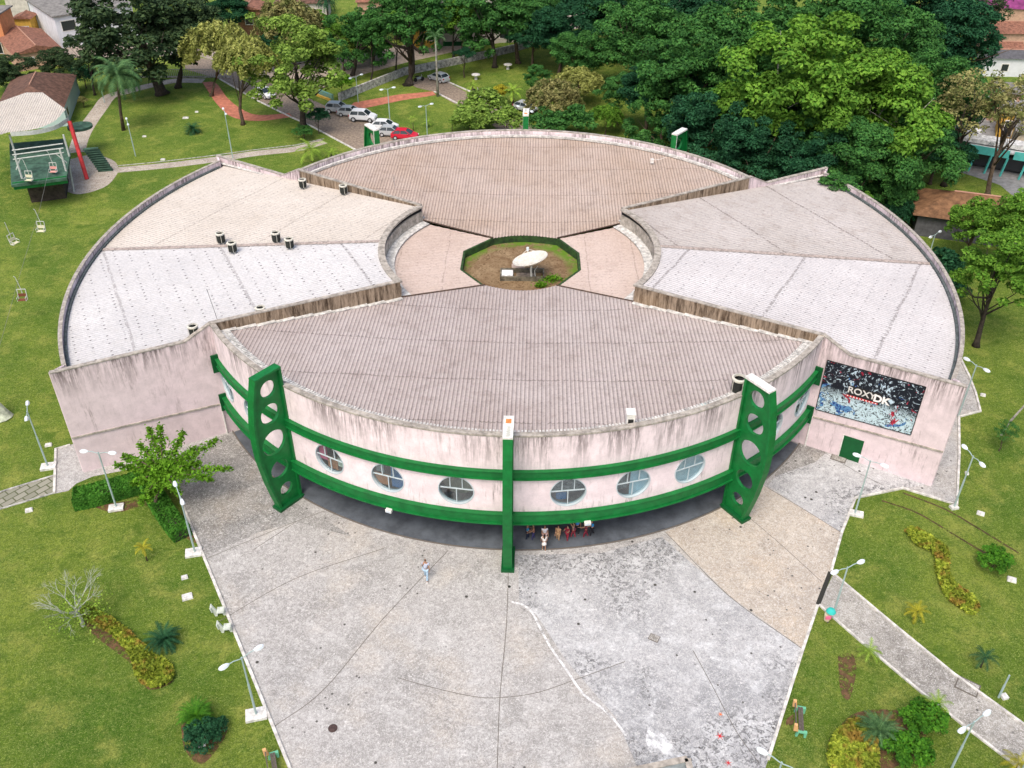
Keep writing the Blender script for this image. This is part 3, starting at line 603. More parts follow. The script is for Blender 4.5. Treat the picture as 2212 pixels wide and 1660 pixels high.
# pylons: one body with flanges, holed web
def pylon_meshes():
    web = [(0, .25), (1.8, .25), (2.35, 2.7), (2.68, 5), (2.72, 6.5), (2.62, 8.1), (2.32, 9.8), (1.95, 11.15), (0, 11.15)]
    cu = bpy.data.curves.new('w', 'CURVE'); cu.dimensions = '2D'; cu.fill_mode = 'BOTH'; cu.extrude = .11
    def spl(pts):
        s = cu.splines.new('POLY'); s.points.add(len(pts)-1); s.use_cyclic_u = True
        for i, (x, y) in enumerate(pts): s.points[i].co = (x, y, 0, 1)
    spl(web)
    for x, z, r, e in ((1.02, 10.0, .62, 1), (1.2, 8.1, .76, 1), (1.32, 5.75, .95, 1.0), (1.25, 3.4, .74, 1), (1.0, 1.45, .52, 1)): spl([(x+r*math.cos(2*PI*k/40), z+r*e*math.sin(2*PI*k/40)) for k in range(40)])
    o = bpy.data.objects.new('t', cu); COL.objects.link(o); dg = bpy.context.evaluated_depsgraph_get(); dg.update(); me = bpy.data.meshes.new_from_object(o.evaluated_get(dg)); bpy.data.objects.remove(o)
    me.transform(Matrix.Rotation(PI/2, 4, 'X')); me.materials.clear(); me.materials.append(M_green)
    fl = MB()
    out = [(1.8, .2)]+web[2:8]+[(0, 11.15), (0, .2)]
    for i in range(len(out)-1):
        a, b_ = Vector(out[i]), Vector(out[i+1]); dd = (b_-a).normalized(); nn = Vector((dd.y, -dd.x))*.09
        if i == 6: continue
        P = [(a+nn*k) for k in (-1, 1)]+[(b_+nn*k) for k in (1, -1)]
        fl.add([(p.x, y, p.y) for y in (-.29, .29) for p in P], [(0, 1, 2, 3), (7, 6, 5, 4), (0, 4, 5, 1), (1, 5, 6, 2), (2, 6, 7, 3), (3, 7, 4, 0)])
    cap = MB().box((.98, 0, 11.2), (2.12, .62, .16)); plinth = MB().box((.95, 0, .12), (2.2, .86, .24))
    return me, fl, cap, plinth
pm, pfl, pcap, ppl = pylon_meshes(); flm = None
for k, (a, white) in enumerate(((A0, 1), (A0-35.65, 0), (A0+35.65, 1), (A0+180, 1), (A0+180-35.5, 1), (A0+180+35.5, 1))):
    T = Matrix.Translation(pol(RW+.06, a)) @ Matrix.Rotation(math.radians(a), 4, 'Z')
    o = bpy.data.objects.new('pylon', pm); COL.objects.link(o); o.parent = hall; o.matrix_local = T
    if flm is None: f_ = fixn(pfl.build('pylon_flange', M_green, o)); c_o = pcap.build('pylon_cap', M_green, o); pl_ = ppl.build('pylon_plinth', M_green_d, o); flm = (f_.data, pl_.data); capm = c_o.data; capw = capm.copy(); capw.materials.clear(); capw.materials.append(M_wpaint); c_o.data = capw
    else:
        for nm, me in (('pylon_flange', flm[0]), ('pylon_plinth', flm[1]), ('pylon_cap', capw if white else capm)): q = bpy.data.objects.new(nm, me); COL.objects.link(q); q.parent = o
    if k > 2: MB().box((-.02, 0, 10.2), (.1, .6, 1.9)).build('pylon_edge', M_wpaint, o)
    if k in (0, 3):
        MB().box((.45, 0, 11.285), (.42, .34, .012)).build('orange_emblem', mat('orange_emblem', (.68, .24, .07), noise=.4, nscale=9), o)
        mb = MB(); [mb.box((1.0+.11*j, .0+.05*(j % 2), 11.285), (.07, .2, .01)) for j in range(9)]; mb.build('faded_lettering', mat('faded_letter', (.40, .42, .36)), o)
# stucco niche with two floodlights on the lower band
for a in (A0-17.5, A0+11.2):
    p = pol(RW+.5, a, 2.6); r_ = root('floodlight', p, 'small white floodlight on the lower green band, %s' % ('left of the central pylon' if a < A0 else 'right of the central pylon'), 'floodlight', 'floodlights on the green band', math.radians(a))
    MB().box((0, 0, 0), (.22, .42, .24)).build('lamp_housing', M_wpaint, r_); MB().box((.12, 0, -.04), (.02, .34, .14)).build('lamp_lens', mat('lens', (.5, .55, .6), .1), r_)
# printed banner on the right wing wall
b = NB('banner_print', .5, .3); uvv = b.map(b.obj(), scale=(1, 1, 1)); ns = b.noise(b.map(b.obj(), scale=(1.3, 1.3, 1.3)), 1.1, 5, .72, 3.0); n2 = b.noise(b.map(b.obj(), loc=(9, 4, 2)), .55, 3, .6, 1.2); n3 = b.noise(b.map(b.obj(), loc=(3, 14, 2)), .9, 3, .6, 1.5)
zc = b.sep(b.obj())[2]; low = b.ramp(zc, 5.9, 5.1)
c_ = b.mix(b.ramp(ns, .565, .58), (.006, .008, .016), (.50, .62, .72))
c_ = b.mix(b.math('MULTIPLY', low, b.ramp(b.noise(b.obj(), 2.6, 5, .8, 2.0), .46, .49)), c_, (.50, .64, .70))
c_ = b.mix(b.ramp(n2, .625, .64), c_, b.mix(b.ramp(ns, .44, .5), (.01, .03, .18), (.10, .25, .45)))
c_ = b.mix(b.ramp(n3, .635, .65), c_, b.mix(b.ramp(ns, .46, .5), (.12, .003, .02), (.45, .03, .06)))
M_ban = b.done(c_)
s0 = (at_r('NR', 26.6)-p.xy).length if False else None
p, q = Pw['NR']; d = (q-p).normalized(); n = Vector((-d.y, d.x, 0)); n = n if n.y < 0 else -n
s0 = (at_r('NR', 26.62)-p.xy).length; s1 = (at_r('NR', 33.35)-p.xy).length; a = p+n*.17; org = a+d*s0
bn = root('banner', org, 'wide printed black, blue and red banner lettered ROXY DK on the right wing', 'banner')
W_ = s1-s0; D2 = math.atan2(d.y, d.x)
MB().wall((0, 0), tuple((d*W_).xy), [(0, 3.55), (W_, 3.85), (W_, 8.05), (0, 7.95)], .03).build('banner_sheet', M_ban, bn)
mb = MB()
for (x0, z0, x1, z1) in ((0, 3.55, W_, 3.85), (W_, 3.85, W_, 8.05), (W_, 8.05, 0, 7.95), (0, 7.95, 0, 3.55)):
    aa = Vector((x0, z0)); bb = Vector((x1, z1)); nn = Vector((-(bb-aa).normalized().y, (bb-aa).normalized().x))*.03; mb.wall((0, 0), tuple(d.xy), [tuple(aa-nn), tuple(bb-nn), tuple(bb+nn), tuple(aa+nn)], .05)
mb.build('banner_edge', mat('black_edge', (.02, .02, .02)), bn)
def text(s, size, loc, m, parent, rot, name='lettering', ext=.01, sx=1, bold=0):
    cu = bpy.data.curves.new('t', 'FONT'); cu.body = s; cu.size = size; cu.extrude = ext; cu.align_x = 'CENTER'; cu.align_y = 'CENTER'; cu.offset = bold
    o = bpy.data.objects.new('t', cu); COL.objects.link(o); dg = bpy.context.evaluated_depsgraph_get(); dg.update(); me = bpy.data.meshes.new_from_object(o.evaluated_get(dg)); bpy.data.objects.remove(o)
    me.materials.clear(); me.materials.append(m); r = bpy.data.objects.new(name, me); COL.objects.link(r); r.parent = parent; r.location = loc; r.rotation_euler = rot; r.scale = (sx, 1, 1); return r
q0 = d*(W_*.47)+n*.035
MB().wall(tuple((n*.02).xy), tuple((n*.02+d*W_).xy), [(W_*.28, 5.55), (W_*.62, 5.6), (W_*.62, 6.5), (W_*.28, 6.45)], .012).build('title_panel', mat('black_edge', (0,)*3), bn)
text('ROXY', .72, q0-d*.35+Vector((0, 0, 6.08)), mat('title_grey', (.62, .60, .58)), bn, (PI/2, 0, D2), bold=.012); text('DK', .78, q0+d*1.05+Vector((0, 0, 6.0)), mat('title_white', (.85, .8, .78)), bn, (PI/2, 0, D2), bold=.03)
MB().wall(tuple((n*.035).xy), tuple((n*.035+d*W_).xy), [(W_*.27, 5.50), (W_*.60, 5.52), (W_*.60, 5.66), (W_*.27, 5.64)], .012).build('red_strip', mat('red_paint', (0,)*3), bn)
mb = MB(); [mb.wall(tuple((n*.045).xy), tuple((n*.045+d*W_).xy), [(W_*.28+.22*k, 5.54), (W_*.28+.22*k+.1, 5.54), (W_*.28+.22*k+.1, 5.62), (W_*.28+.22*k, 5.62)], .01) for k in range(10)]; mb.build('dash_pattern', MATS['title_white'], bn)['kind'] = 'stuff'
# ------------------------------------------------------------------ vegetation builders
def leaf_mat(name, dark, light, tr=.25, big=.9, yellow=None):
    b = NB(name, .7, .15); g = b.n.nodes.new('ShaderNodeNewGeometry'); o = b.obj()
    c = b.mix(g.outputs['Random Per Island'], dark, light)
    c = b.mix(b.math('MULTIPLY', b.ramp(b.noise(o, big, 3), .42, .62), .55), c, tuple(k*.38 for k in dark))
    if yellow: c = b.mix(b.math('MULTIPLY', b.ramp(b.noise(b.map(o, loc=(7, 3, 1)), big*1.4, 3), .5, .62), .8), c, yellow)
    b.done(c); t = b.n.nodes.new('ShaderNodeBsdfTranslucent'); b.lk(c, t.inputs[0]); m = b.n.nodes.new('ShaderNodeMixShader'); m.inputs[0].default_value = tr
    out = [k for k in b.n.nodes if k.type == 'OUTPUT_MATERIAL'][0]; b.lk(b.b.outputs[0], m.inputs[1]); b.lk(t.outputs[0], m.inputs[2]); b.lk(m.outputs[0], out.inputs[0])
    return b.m
LM = dict(
    bright=leaf_mat('leaf_bright', (.07, .20, .018), (.22, .42, .05), big=2.2), mid=leaf_mat('leaf_mid', (.03, .125, .028), (.10, .27, .055), big=2.2),
    dark=leaf_mat('leaf_dark', (.010, .062, .026), (.04, .15, .06), big=2.2), ficus=leaf_mat('leaf_ficus', (.022, .055, .024), (.09, .145, .055), big=2.2),
    olive=leaf_mat('leaf_olive', (.24, .28, .06), (.52, .54, .17), big=2.2), sage=leaf_mat('leaf_sage', (.13, .24, .035), (.31, .46, .085), big=2.2), brown=leaf_mat('leaf_brown', (.21, .20, .07), (.44, .42, .17), big=2.0, yellow=(.12, .17, .04)),
    lime=leaf_mat('leaf_lime', (.09, .24, .012), (.20, .42, .03), .3, 1.2), palm=leaf_mat('leaf_palm', (.05, .14, .05), (.16, .30, .11), big=1.0), cycad=leaf_mat('leaf_cycad', (.012, .07, .03), (.05, .16, .065), big=1.5),
    young=leaf_mat('leaf_young', (.18, .32, .03), (.38, .55, .08)), yellow=leaf_mat('leaf_yellow', (.34, .33, .02), (.55, .50, .05)),
    hedge=leaf_mat('leaf_hedge', (.035, .15, .015), (.11, .32, .035), .2, .8), croton=leaf_mat('leaf_croton', (.16, .24, .02), (.46, .52, .06), .2, .7, (.30, .17, .04)), bush=leaf_mat('leaf_bush', (.03, .14, .01), (.11, .30, .02), .2, .8))
M_bark = mat('bark', (.105, .075, .052), noise=.55, nscale=3, bump=.8, bscale=9); M_barkd = mat('dark_bark', (.045, .036, .028), noise=.5, nscale=3, bump=.8); M_barkp = mat('pale_bark', (.30, .29, .25), noise=.5, nscale=3, bump=.5)

def leaf_mesh(name, P, N, size, rg, asp=1.6, curl=.35):
    """P centres, N leaf normals, one bent diamond per leaf"""
    n = len(P); N = N/np.maximum(1e-6, np.linalg.norm(N, axis=1, keepdims=True)); r = rg.normal(size=(n, 3)); U = np.cross(N, r); U /= np.maximum(1e-6, np.linalg.norm(U, axis=1, keepdims=True)); W = np.cross(N, U)
    s = (size*rg.uniform(.6, 1.35, n))[:, None]; a = U*s*asp/2; b_ = W*s/2
    V = np.stack([P-a, P+b_+N*s*curl*.3, P+a-N*s*curl, P-b_+N*s*curl*.3], 1).reshape(-1, 3).astype(np.float32)
    me = bpy.data.meshes.new(name); me.vertices.add(4*n); me.vertices.foreach_set('co', V.ravel()); me.loops.add(4*n); me.loops.foreach_set('vertex_index', np.arange(4*n, dtype=np.int32))
    me.polygons.add(n); me.polygons.foreach_set('loop_start', np.arange(0, 4*n, 4, dtype=np.int32)); me.polygons.foreach_set('loop_total', np.full(n, 4, dtype=np.int32)); me.update(); me.validate(); return me
def crown_mesh(seed, nc=85, nl=190, leaf=.043, cr=.20, flat=.62, low=-.35, ratio=.8, spread=1.0, lumpy=.22, arms=0):
    """a unit crown: leaf clumps of different size on an uneven dome, gaps between them"""
    rg = np.random.default_rng(seed); C = []; S = []
    lob = rg.normal(size=(7, 3)); lob /= np.linalg.norm(lob, axis=1, keepdims=True); la = rg.uniform(-lumpy, lumpy*1.1, 7)
    while len(C) < nc:
        d = rg.normal(size=3); d /= np.linalg.norm(d)
        if d[2] < low: continue
        rr = 1+sum(la[i]*max(0, d@lob[i])**2 for i in range(7)); k = rg.uniform(.30, .68) if rg.random() < .30 else rg.uniform(.74, 1.0)
        C.append(d*rr*k*spread*np.array([1, 1, ratio])); S.append(cr*rg.uniform(.6, 1.4))
    P = []; N = []
    for c, s in zip(C, S):
        m = int(nl*(s/cr)**2); d = rg.normal(size=(m, 3)); d /= np.linalg.norm(d, axis=1, keepdims=True); d[:, 2] = np.where(rg.random(m) < .75, np.abs(d[:, 2]), d[:, 2])
        q = c+d*(s*rg.uniform(.65, 1.08, m))[:, None]*np.array([1, 1, flat]); P.append(q); N.append(d*.7+np.array([0, 0, .75])+rg.normal(size=(m, 3))*.45)
    me = leaf_mesh('crown', np.concatenate(P), np.concatenate(N), leaf, rg); me.materials.append(LM['mid']); return me, [c for c in C]
def droop_mesh(seed, nc=120, nl=70, leaf=.05, low=-.3, ratio=.8):
    rg = np.random.default_rng(seed); P = []; N = []; C = []
    for i in range(nc):
        d = rg.normal(size=3); d /= np.linalg.norm(d)
        if d[2] < low: d[2] = -d[2]
        c = d*np.array([1, 1, ratio])*rg.uniform(.5, 1.0); C.append(c); L = rg.uniform(.15, .4); t = rg.uniform(0, 1, nl)
        out = np.array([d[0], d[1], 0])*.25; q = c+np.outer(t, out*L/.3)+np.outer(t**1.5, [0, 0, -L])+rg.normal(size=(nl, 3))*.035; P.append(q); N.append(rg.normal(size=(nl, 3))+d)
    me = leaf_mesh('crown', np.concatenate(P), np.concatenate(N), leaf, rg, asp=2.6); me.materials.append(LM['olive']); return me, C
CR = dict(broad=[crown_mesh(s, 110, 190, low=-.75) for s in (1, 2, 3, 4)], loose=[crown_mesh(s, 95, 130, .05, .17, .75, -.8, .9, 1, .3) for s in (11, 12, 13)],
          airy=[crown_mesh(s, 70, 42, .05, .17, .8, -.7, .9, 1, .3) for s in (21, 22)], droop=[droop_mesh(31, 170, 90, .05), droop_mesh(32, 170, 90, .05)], shrub=[crown_mesh(s, 40, 70, .10, .28, .8, -.1, .8, 1, .2) for s in (41, 42)],
          sapl=[crown_mesh(51, 14, 40, .16, .32, .8, -.6, 1.1, .8, .4)])
def depth(p): return (Vector(p)-CAMP).dot(FW)
def limbs(base, top, r0, C, R, rz, nb, seed, m_split=.45):
    """tapered bent trunk with limbs reaching into clumps of the crown"""
    rg = random.Random(seed); mb = MB(); base = Vector(base); top = Vector(top); H = (top-base).length
    j = lambda k: Vector((rg.uniform(-1, 1), rg.uniform(-1, 1), 0))*H*k
    s = base.lerp(top, m_split)+j(.05); pts = [base-Vector((0, 0, .05)), base.lerp(s, .12), base.lerp(s, .5)+j(.03), s, s.lerp(top, .6)+j(.05), top]
    mb.tube(pts, [r0*1.7, r0*1.1, r0*.9, r0*.75, r0*.45, r0*.15], 8)
    for k in range(nb):
        c = C[rg.randrange(len(C))]; e = top+Vector((c[0]*R, c[1]*R, c[2]*rz))*.93; a = s.lerp(top, rg.uniform(-.25, .5)); m_ = a.lerp(e, .5)+j(.05)+Vector((0, 0, -.04*H)); rr = r0*rg.uniform(.25, .5)
        mb.tube([a, m_, e], [rr, rr*.6, rr*.12], 5)
        for q in range(2):
            c2 = C[rg.randrange(len(C))]; e2 = top+Vector((c2[0]*R, c2[1]*R, c2[2]*rz)); 
            if (e2-m_).length < R*.8: mb.tube([m_, m_.lerp(e2, .5)+j(.03), e2], [rr*.4, rr*.25, rr*.06], 4)
    return mb
_ti = [0]
def tree(label, style, lm, h, rpx, base=None, centre=None, dx=0, ratio=1.0, tr=None, bark=None, cat='tree', group=None, nb=9, name='broadleaf_tree', minz=0):
    """crown centre h above the ground; rpx is the crown radius as surveyed"""
    _ti[0] += 1; i = _ti[0]
    if centre and base:
        b0 = G(*base); dd = G(*centre, 0)-CAMP; tt = (b0.y-CAMP.y)/dd.y; tp_ = CAMP+dd*tt; h = tp_.z; dx = None
    elif centre: p = G(*centre, h); b0 = Vector((p.x, p.y, 0))
    else: b0 = G(*base)
    c = Vector((b0.x, b0.y, h)); R = rpx*depth(c)/F; off = (tp_.x-b0.x) if dx is None else dx*depth(c)/F
    me, C = CR[style][i % len(CR[style])]
    t = root(name, b0, label, cat, group); rz = R*ratio
    top = Vector((off, 0, h)); r0 = tr if tr else max(.05, .035*h+R*.012)
    limbs((0, 0, 0), top, r0, C, R, rz, nb, i).build('trunk', bark or M_bark, t, smooth=True)
    o = bpy.data.objects.new('crown', me); COL.objects.link(o); o.parent = t; o.location = top; o.scale = (R, R, rz); o.rotation_euler.z = i*2.4
    o.material_slots[0].link = 'OBJECT'; o.material_slots[0].material = LM[lm]
    return t
def frond_mesh(n, L, rise, droop, seed, leafl=.5, step=.06, w_=.05, up=.25, rach=.02):
    """palm head of unit-free metres: arching fronds with leaflets on both sides"""
    rg = random.Random(seed); V = []; Fc = []
    for k in range(n):
        az = 2*PI*k/n*2.399*1.59+rg.uniform(-.2, .2); ly = k/n; el = rise*(1-ly*1.25)+rg.uniform(-.12, .12); l = L*rg.uniform(.8, 1.08); d = Vector((math.cos(az), math.sin(az), 0)); sd = Vector((-d.y, d.x, 0)); m = int(l/step); pts = []
        p = Vector((0, 0, .1*up)); e = el
        for q in range(m+1): pts.append(p.copy()); p = p+(d*math.cos(e)+Vector((0, 0, math.sin(e))))*step*1.0; e -= droop/m*(.4+1.2*q/m)
        for q in range(m):
            a, b_ = pts[q], pts[q+1]; i0 = len(V); V += [a+sd*rach, a-sd*rach, b_-sd*rach, b_+sd*rach]; Fc.append((i0, i0+1, i0+2, i0+3))
            if q < m*.08: continue
            t = (b_-a).normalized(); f = math.sin(PI*min(1, .12+.88*q/m))**.6*leafl
            for sg in (1, -1):
                e_ = a+sd*sg*f*.85+t*f*.55-Vector((0, 0, 1))*f*rg.uniform(.1, .45); i0 = len(V); V += [a+t*0, a+t*w_, e_]; Fc.append((i0, i0+1, i0+2))
    me = bpy.data.meshes.new('fronds'); me.from_pydata([tuple(v) for v in V], [], Fc); me.update(); me.materials.append(LM['palm']); return me
PALM_BIG = frond_mesh(46, 3.6, 1.25, 2.1, 1, .62, .09, .07); PALM_CYC = frond_mesh(54, 1.35, 1.35, 1.5, 2, .22, .05, .035, rach=.012); PALM_SM = frond_mesh(13, 1.5, 1.2, 1.7, 3, .34, .07, .05, rach=.015); BANANA = frond_mesh(9, 1.7, 1.25, 1.6, 4, .34, .05, .09, rach=.03)
def palm(label, mesh, base, h, s, lm, tr=.14, bark=None, lean=(0, 0), cat='palm tree', name='palm_tree', group=None, crownname='fronds'):
    b0 = G(*base); t = root(name, b0, label, cat, group); top = Vector((lean[0], lean[1], h))
    if h > .25: MB().tube([(0, 0, -.05), (top.x*.2, top.y*.2, h*.35), (top.x*.6, top.y*.6, h*.7), top], [tr*1.5, tr*1.05, tr, tr*.9], 8).build('trunk', bark or M_bark, t, smooth=True)
    else: MB().lathe([(tr*1.6, -.05), (tr*1.9, .12), (tr, h+.12)], 8).build('trunk', bark or M_bark, t)
    o = bpy.data.objects.new(crownname, mesh); COL.objects.link(o); o.parent = t; o.location = top; o.scale = (s, s, s); o.rotation_euler.z = base[0]; o.material_slots[0].link = 'OBJECT'; o.material_slots[0].material = LM[lm]
    return t
def leaf_volume(poly, z0, z1, n, size, seed, rnd=.0, upn=.8, edge=.85):
    """leaf points through the outer shell of a clipped hedge or bed standing on poly"""
    rg = np.random.default_rng(seed); xs = [p[0] for p in poly]; ys = [p[1] for p in poly]; P = []; N = []; m = len(poly)
    def inside(x, y):
        c = False
        for i in range(m):
            x0, y0 = poly[i]; x1, y1 = poly[(i+1) % m]
            if (y0 > y) != (y1 > y) and x < (x1-x0)*(y-y0)/(y1-y0)+x0: c = not c
        return c
    while len(P) < n*edge:
        x, y = rg.uniform(min(xs), max(xs)), rg.uniform(min(ys), max(ys))
        if inside(x, y):
            hh = z1*(1-rnd*.5+rnd*.5*math.sin(x*2.3+seed)*math.sin(y*2.9)+rnd*rg.uniform(-.3, .3)); P.append((x, y, hh-rg.uniform(0, .12))); N.append((0, 0, upn))
    k = int(n*(1-edge)) if edge < 1 else 0
    L = [math.dist(poly[i], poly[(i+1) % m]) for i in range(m)]
    for _ in range(k):
        i = rg.choice(m, p=np.array(L)/sum(L)); a = np.array(poly[i]); b_ = np.array(poly[(i+1) % m]); q = a+(b_-a)*rg.uniform(); nn = np.array([(b_-a)[1], -(b_-a)[0]])/L[i]; P.append((q[0], q[1], rg.uniform(z0, z1))); N.append((nn[0], nn[1], .4))
    P = np.array(P); N = np.array(N)+rg.normal(size=(len(P), 3))*.5; return leaf_mesh('leaves', P, N, size, rg)
def meshobj(name, me, m, parent=None, loc=None):
    me.materials.clear(); me.materials.append(m); o = bpy.data.objects.new(name, me); COL.objects.link(o); o.parent = parent
    if loc is not None: o.location = loc
    return o
# ------------------------------------------------------------------ trees: the wood behind the hall, right of centre
FOR = 'large trees of the wood behind the hall'
W = [((1715, 175), 11.5, 150, 'bright', 'broad', 'tallest bright green tree in the middle of the wood'), ((1880, 235), 10, 135, 'bright', 'broad', 'bright green spreading tree right of the tallest tree in the wood'),
     ((1480, 165), 9.5, 105, 'mid', 'broad', 'mid green round tree at the left front of the wood'), ((1530, 285), 6.5, 85, 'dark', 'broad', 'dark blue-green tree low behind the right rear pylon'),
     ((1900, 90), 10.5, 115, 'mid', 'broad', 'mid green tree at the top of the picture behind the bright spreading tree'), ((2070, 90), 9, 95, 'dark', 'broad', 'dark green tree at the right end of the wood beside the brown tiled roofs'),
     ((1600, 85), 10, 110, 'mid', 'broad', 'broad green tree at the back of the wood left of the tallest'), ((1770, 35), 10.5, 105, 'mid', 'broad', 'green tree cut by the top edge above the bright ones'),
     ((1380, 80), 8, 90, 'mid', 'broad', 'green tree at the left edge of the wood near the far lawn'), ((1975, 330), 6.5, 85, 'mid', 'broad', 'green tree above the far corner of the right wing'),
     ((1760, 355), 6.0, 80, 'dark', 'broad', 'dark tree close behind the far wall of the right wing'), ((1640, 330), 6.0, 80, 'dark', 'broad', 'dark low tree behind the back roof and right wing corner'),
     ((1990, 10), 9, 95, 'dark', 'broad', 'very dark tree on the top edge right of the wood'), ((1285, 30), 7, 85, 'dark', 'broad', 'dark tree at the top edge above the far lawn'),
     ((1490, 20), 9, 90, 'dark', 'broad', 'dark green tree on the top edge left of the wood'), ((1640, 215), 8.5, 90, 'mid', 'broad', 'green tree squeezed left of the tallest bright tree'),
     ((2000, 190), 9, 90, 'mid', 'broad', 'mid green tree between the bright spreading tree and the dark right end'), ((1850, 340), 7.5, 90, 'mid', 'broad', 'deep green tree in front of the bright spreading tree'),
     ((1430, 280), 4.5, 60, 'mid', 'loose', 'loose green tree standing close behind the rear eave'), ((1210, 70), 6.5, 60, 'dark', 'broad', 'dark tree over the end of the white stone wall'),
     ((1560, 190), 6.5, 80, 'dark', 'broad', 'dark tree left of the bright tree'), ((1770, 300), 6.5, 85, 'mid', 'broad', 'green tree below the tallest bright tree'), ((1700, 300), 5.5, 70, 'dark', 'broad', 'dark low tree below the tallest bright tree'),
     ((1920, 400), 4.0, 60, 'mid', 'broad', 'green low tree touching the rim of the right wing'), ((2060, 220), 6.5, 70, 'mid', 'broad', 'mid green tree at the right edge of the wood above the street'), ((2030, 320), 4.5, 55, 'dark', 'broad', 'dark low tree at the right foot of the wood'),
     ((1400, 190), 6.5, 60, 'dark', 'broad', 'dark tree at the left foot of the wood'), ((2130, 15), 8, 50, 'ficus', 'airy', 'thin sparse tree on the top edge beside the purple roof')]
for c, h, r, lm, st, lab in W: tree(lab, st, lm, h, r, centre=c, group=FOR, ratio=1.0, nb=7, bark=M_barkp if lm == 'bright' else M_bark)
for c, h, r, lm, lab in (((905, 5), 8, 60, 'mid', 'green tree on the top edge behind the clustered trunks'), ((1000, 25), 7, 48, 'bright', 'light green tree on the top edge before the apartment block'), ((1120, 25), 8, 70, 'mid', 'green tree on the top edge right of the apartment block'), ((1190, -5), 8, 60, 'mid', 'green tree cut by the top edge over the far lawn'), ((1340, 20), 8, 80, 'mid', 'green tree cut by the top edge left of the wood'), ((738, 105), 3.5, 30, 'sage', 'green tree between the vine hung tree and the far street'), ((700, 70), 5, 40, 'bright', 'bright tree behind the vine hung tree'), ((590, 100), 4, 34, 'dark', 'dark tree between the olive and vine hung trees'), ((1255, 110), 5.5, 55, 'mid', 'green tree at the corner of the far lawn by the wood'), ((1150, 75), 5.5, 42, 'dark', 'dark tree behind the end of the stone wall')): tree(lab, 'broad', lm, h, r, centre=c, group=FOR if c[0] > 1100 else None, ratio=.9, nb=6)
# shrubs and small trees between the car park lane and the wood
U = [((1045, 235), 2.4, 52, 'sage', 'shrub', 'bright green bush above the left part of the rear eave'), ((1015, 262), 1.8, 38, 'sage', 'shrub', 'light green bush left of the others above the rear eave'), ((1095, 262), 2.2, 42, 'sage', 'shrub', 'light green bush left of the central rear pylon'),
     ((1195, 210), 3.2, 58, 'brown', 'droop', 'olive brown twiggy tree behind the central rear pylon'), ((1250, 175), 3.5, 48, 'olive', 'droop', 'yellow olive airy tree beside the wood'), ((1185, 268), 1.8, 38, 'mid', 'shrub', 'green bush right of the central rear pylon'),
     ((1250, 262), 2.0, 42, 'mid', 'shrub', 'dense green bush in the middle above the rear eave'), ((1385, 318), 1.6, 34, 'dark', 'shrub', 'dark low bush left of the right rear pylon'), ((1080, 200), 1.6, 20, 'yellow', 'shrub', 'yellow green small bush beside the banana plant'),
     ((1310, 250), 2.6, 34, 'bright', 'droop', 'bright fern like shrub at the foot of the wood'), ((1340, 200), 4.5, 45, 'mid', 'loose', 'fresh green small tree against the dark wood'), ((1165, 165), 3.4, 30, 'mid', 'loose', 'small green tree behind the banana plant'),
     ((738, 180), 2.2, 26, 'lime', 'shrub', 'lime green bush behind the yellow kerb at the road fork'), ((655, 285), 1.2, 18, 'mid', 'shrub', 'green bush at the foot of the vine hung tree')]
for c, h, r, lm, st, lab in U: tree(lab, st, lm, h, r, centre=c, group='shrubs behind the rear eave' if c[1] > 150 and c[0] > 1000 else None, ratio=.8, nb=5, name='shrub', cat='shrub', tr=.08)
# trees of the park at the upper left and top
tree('big dark fig tree with several trunks on the park lawn', 'loose', 'ficus', 8.2, 118, base=(350, 204), centre=(285, 70), dx=-62, ratio=.85, tr=.75, bark=M_barkd, nb=16)
tree('dark crown of the second fig tree spreading right of the first', 'loose', 'ficus', 9.0, 82, base=(385, 190), centre=(395, 50), dx=30, ratio=.85, tr=.4, bark=M_barkd, nb=12)
tree('dark thin stemmed tree left of the fig tree in front of the white house', 'loose', 'ficus', 5.8, 46, base=(205, 206), centre=(195, 112), dx=-12, tr=.16, bark=M_barkd)
tree('yellow olive feathery tree beside the red path, left one of the pair', 'droop', 'olive', 6.6, 68, base=(457, 208), centre=(470, 100), dx=8, tr=.24)
tree('yellow olive feathery tree with a leaning trunk, right one of the pair', 'droop', 'olive', 9.0, 60, base=(525, 270), centre=(528, 125), dx=-20, tr=.24)
tree('broad yellowish green tree hung with vines beside the cobbled road', 'loose', 'sage', 8.4, 98, base=(655, 273), centre=(642, 137), dx=-18, ratio=.9, tr=.42, bark=M_barkd, nb=14)
tree('brownish olive round tree behind the vine hung tree', 'droop', 'brown', 6.5, 68, centre=(625, 50))
tree('small dark clipped tree at the road edge by the vine hung tree', 'shrub', 'dark', 2.5, 20, base=(689, 290), centre=(688, 252), tr=.06)
tree('mid green tree with a thick dark trunk left of the white stone wall', 'loose', 'mid', 5.6, 56, base=(762, 163), centre=(775, 88), dx=6, tr=.3, bark=M_barkd)
tree('very tall tree with clustered trunks at the end of the stone wall', 'loose', 'mid', 9.8, 80, base=(883, 184), centre=(885, 48), tr=.62, bark=M_barkd, nb=16)
tree('slim tree left of the tall clustered trunk tree', 'loose', 'mid', 7.8, 40, base=(801, 180), centre=(808, 62), tr=.13, bark=M_barkd)
tree('thin tree just left of the tall clustered trunk tree', 'loose', 'bright', 6.6, 28, base=(855, 158), centre=(862, 52), tr=.11, bark=M_barkd)
tree('large dark trunked tree behind the stone wall on the far lawn', 'loose', 'mid', 7.2, 72, base=(1069, 146), centre=(1062, 42), tr=.36, bark=M_barkd, nb=12)
tree('green tree before the cream apartment block', 'airy', 'bright', 6.5, 38, base=(980, 125), centre=(985, 42), tr=.18, bark=M_barkd)
tree('tall tree with dark trunk behind the stone wall left of the big one', 'loose', 'mid', 7.2, 50, base=(1025, 122), centre=(1000, 32), tr=.28, bark=M_barkd)
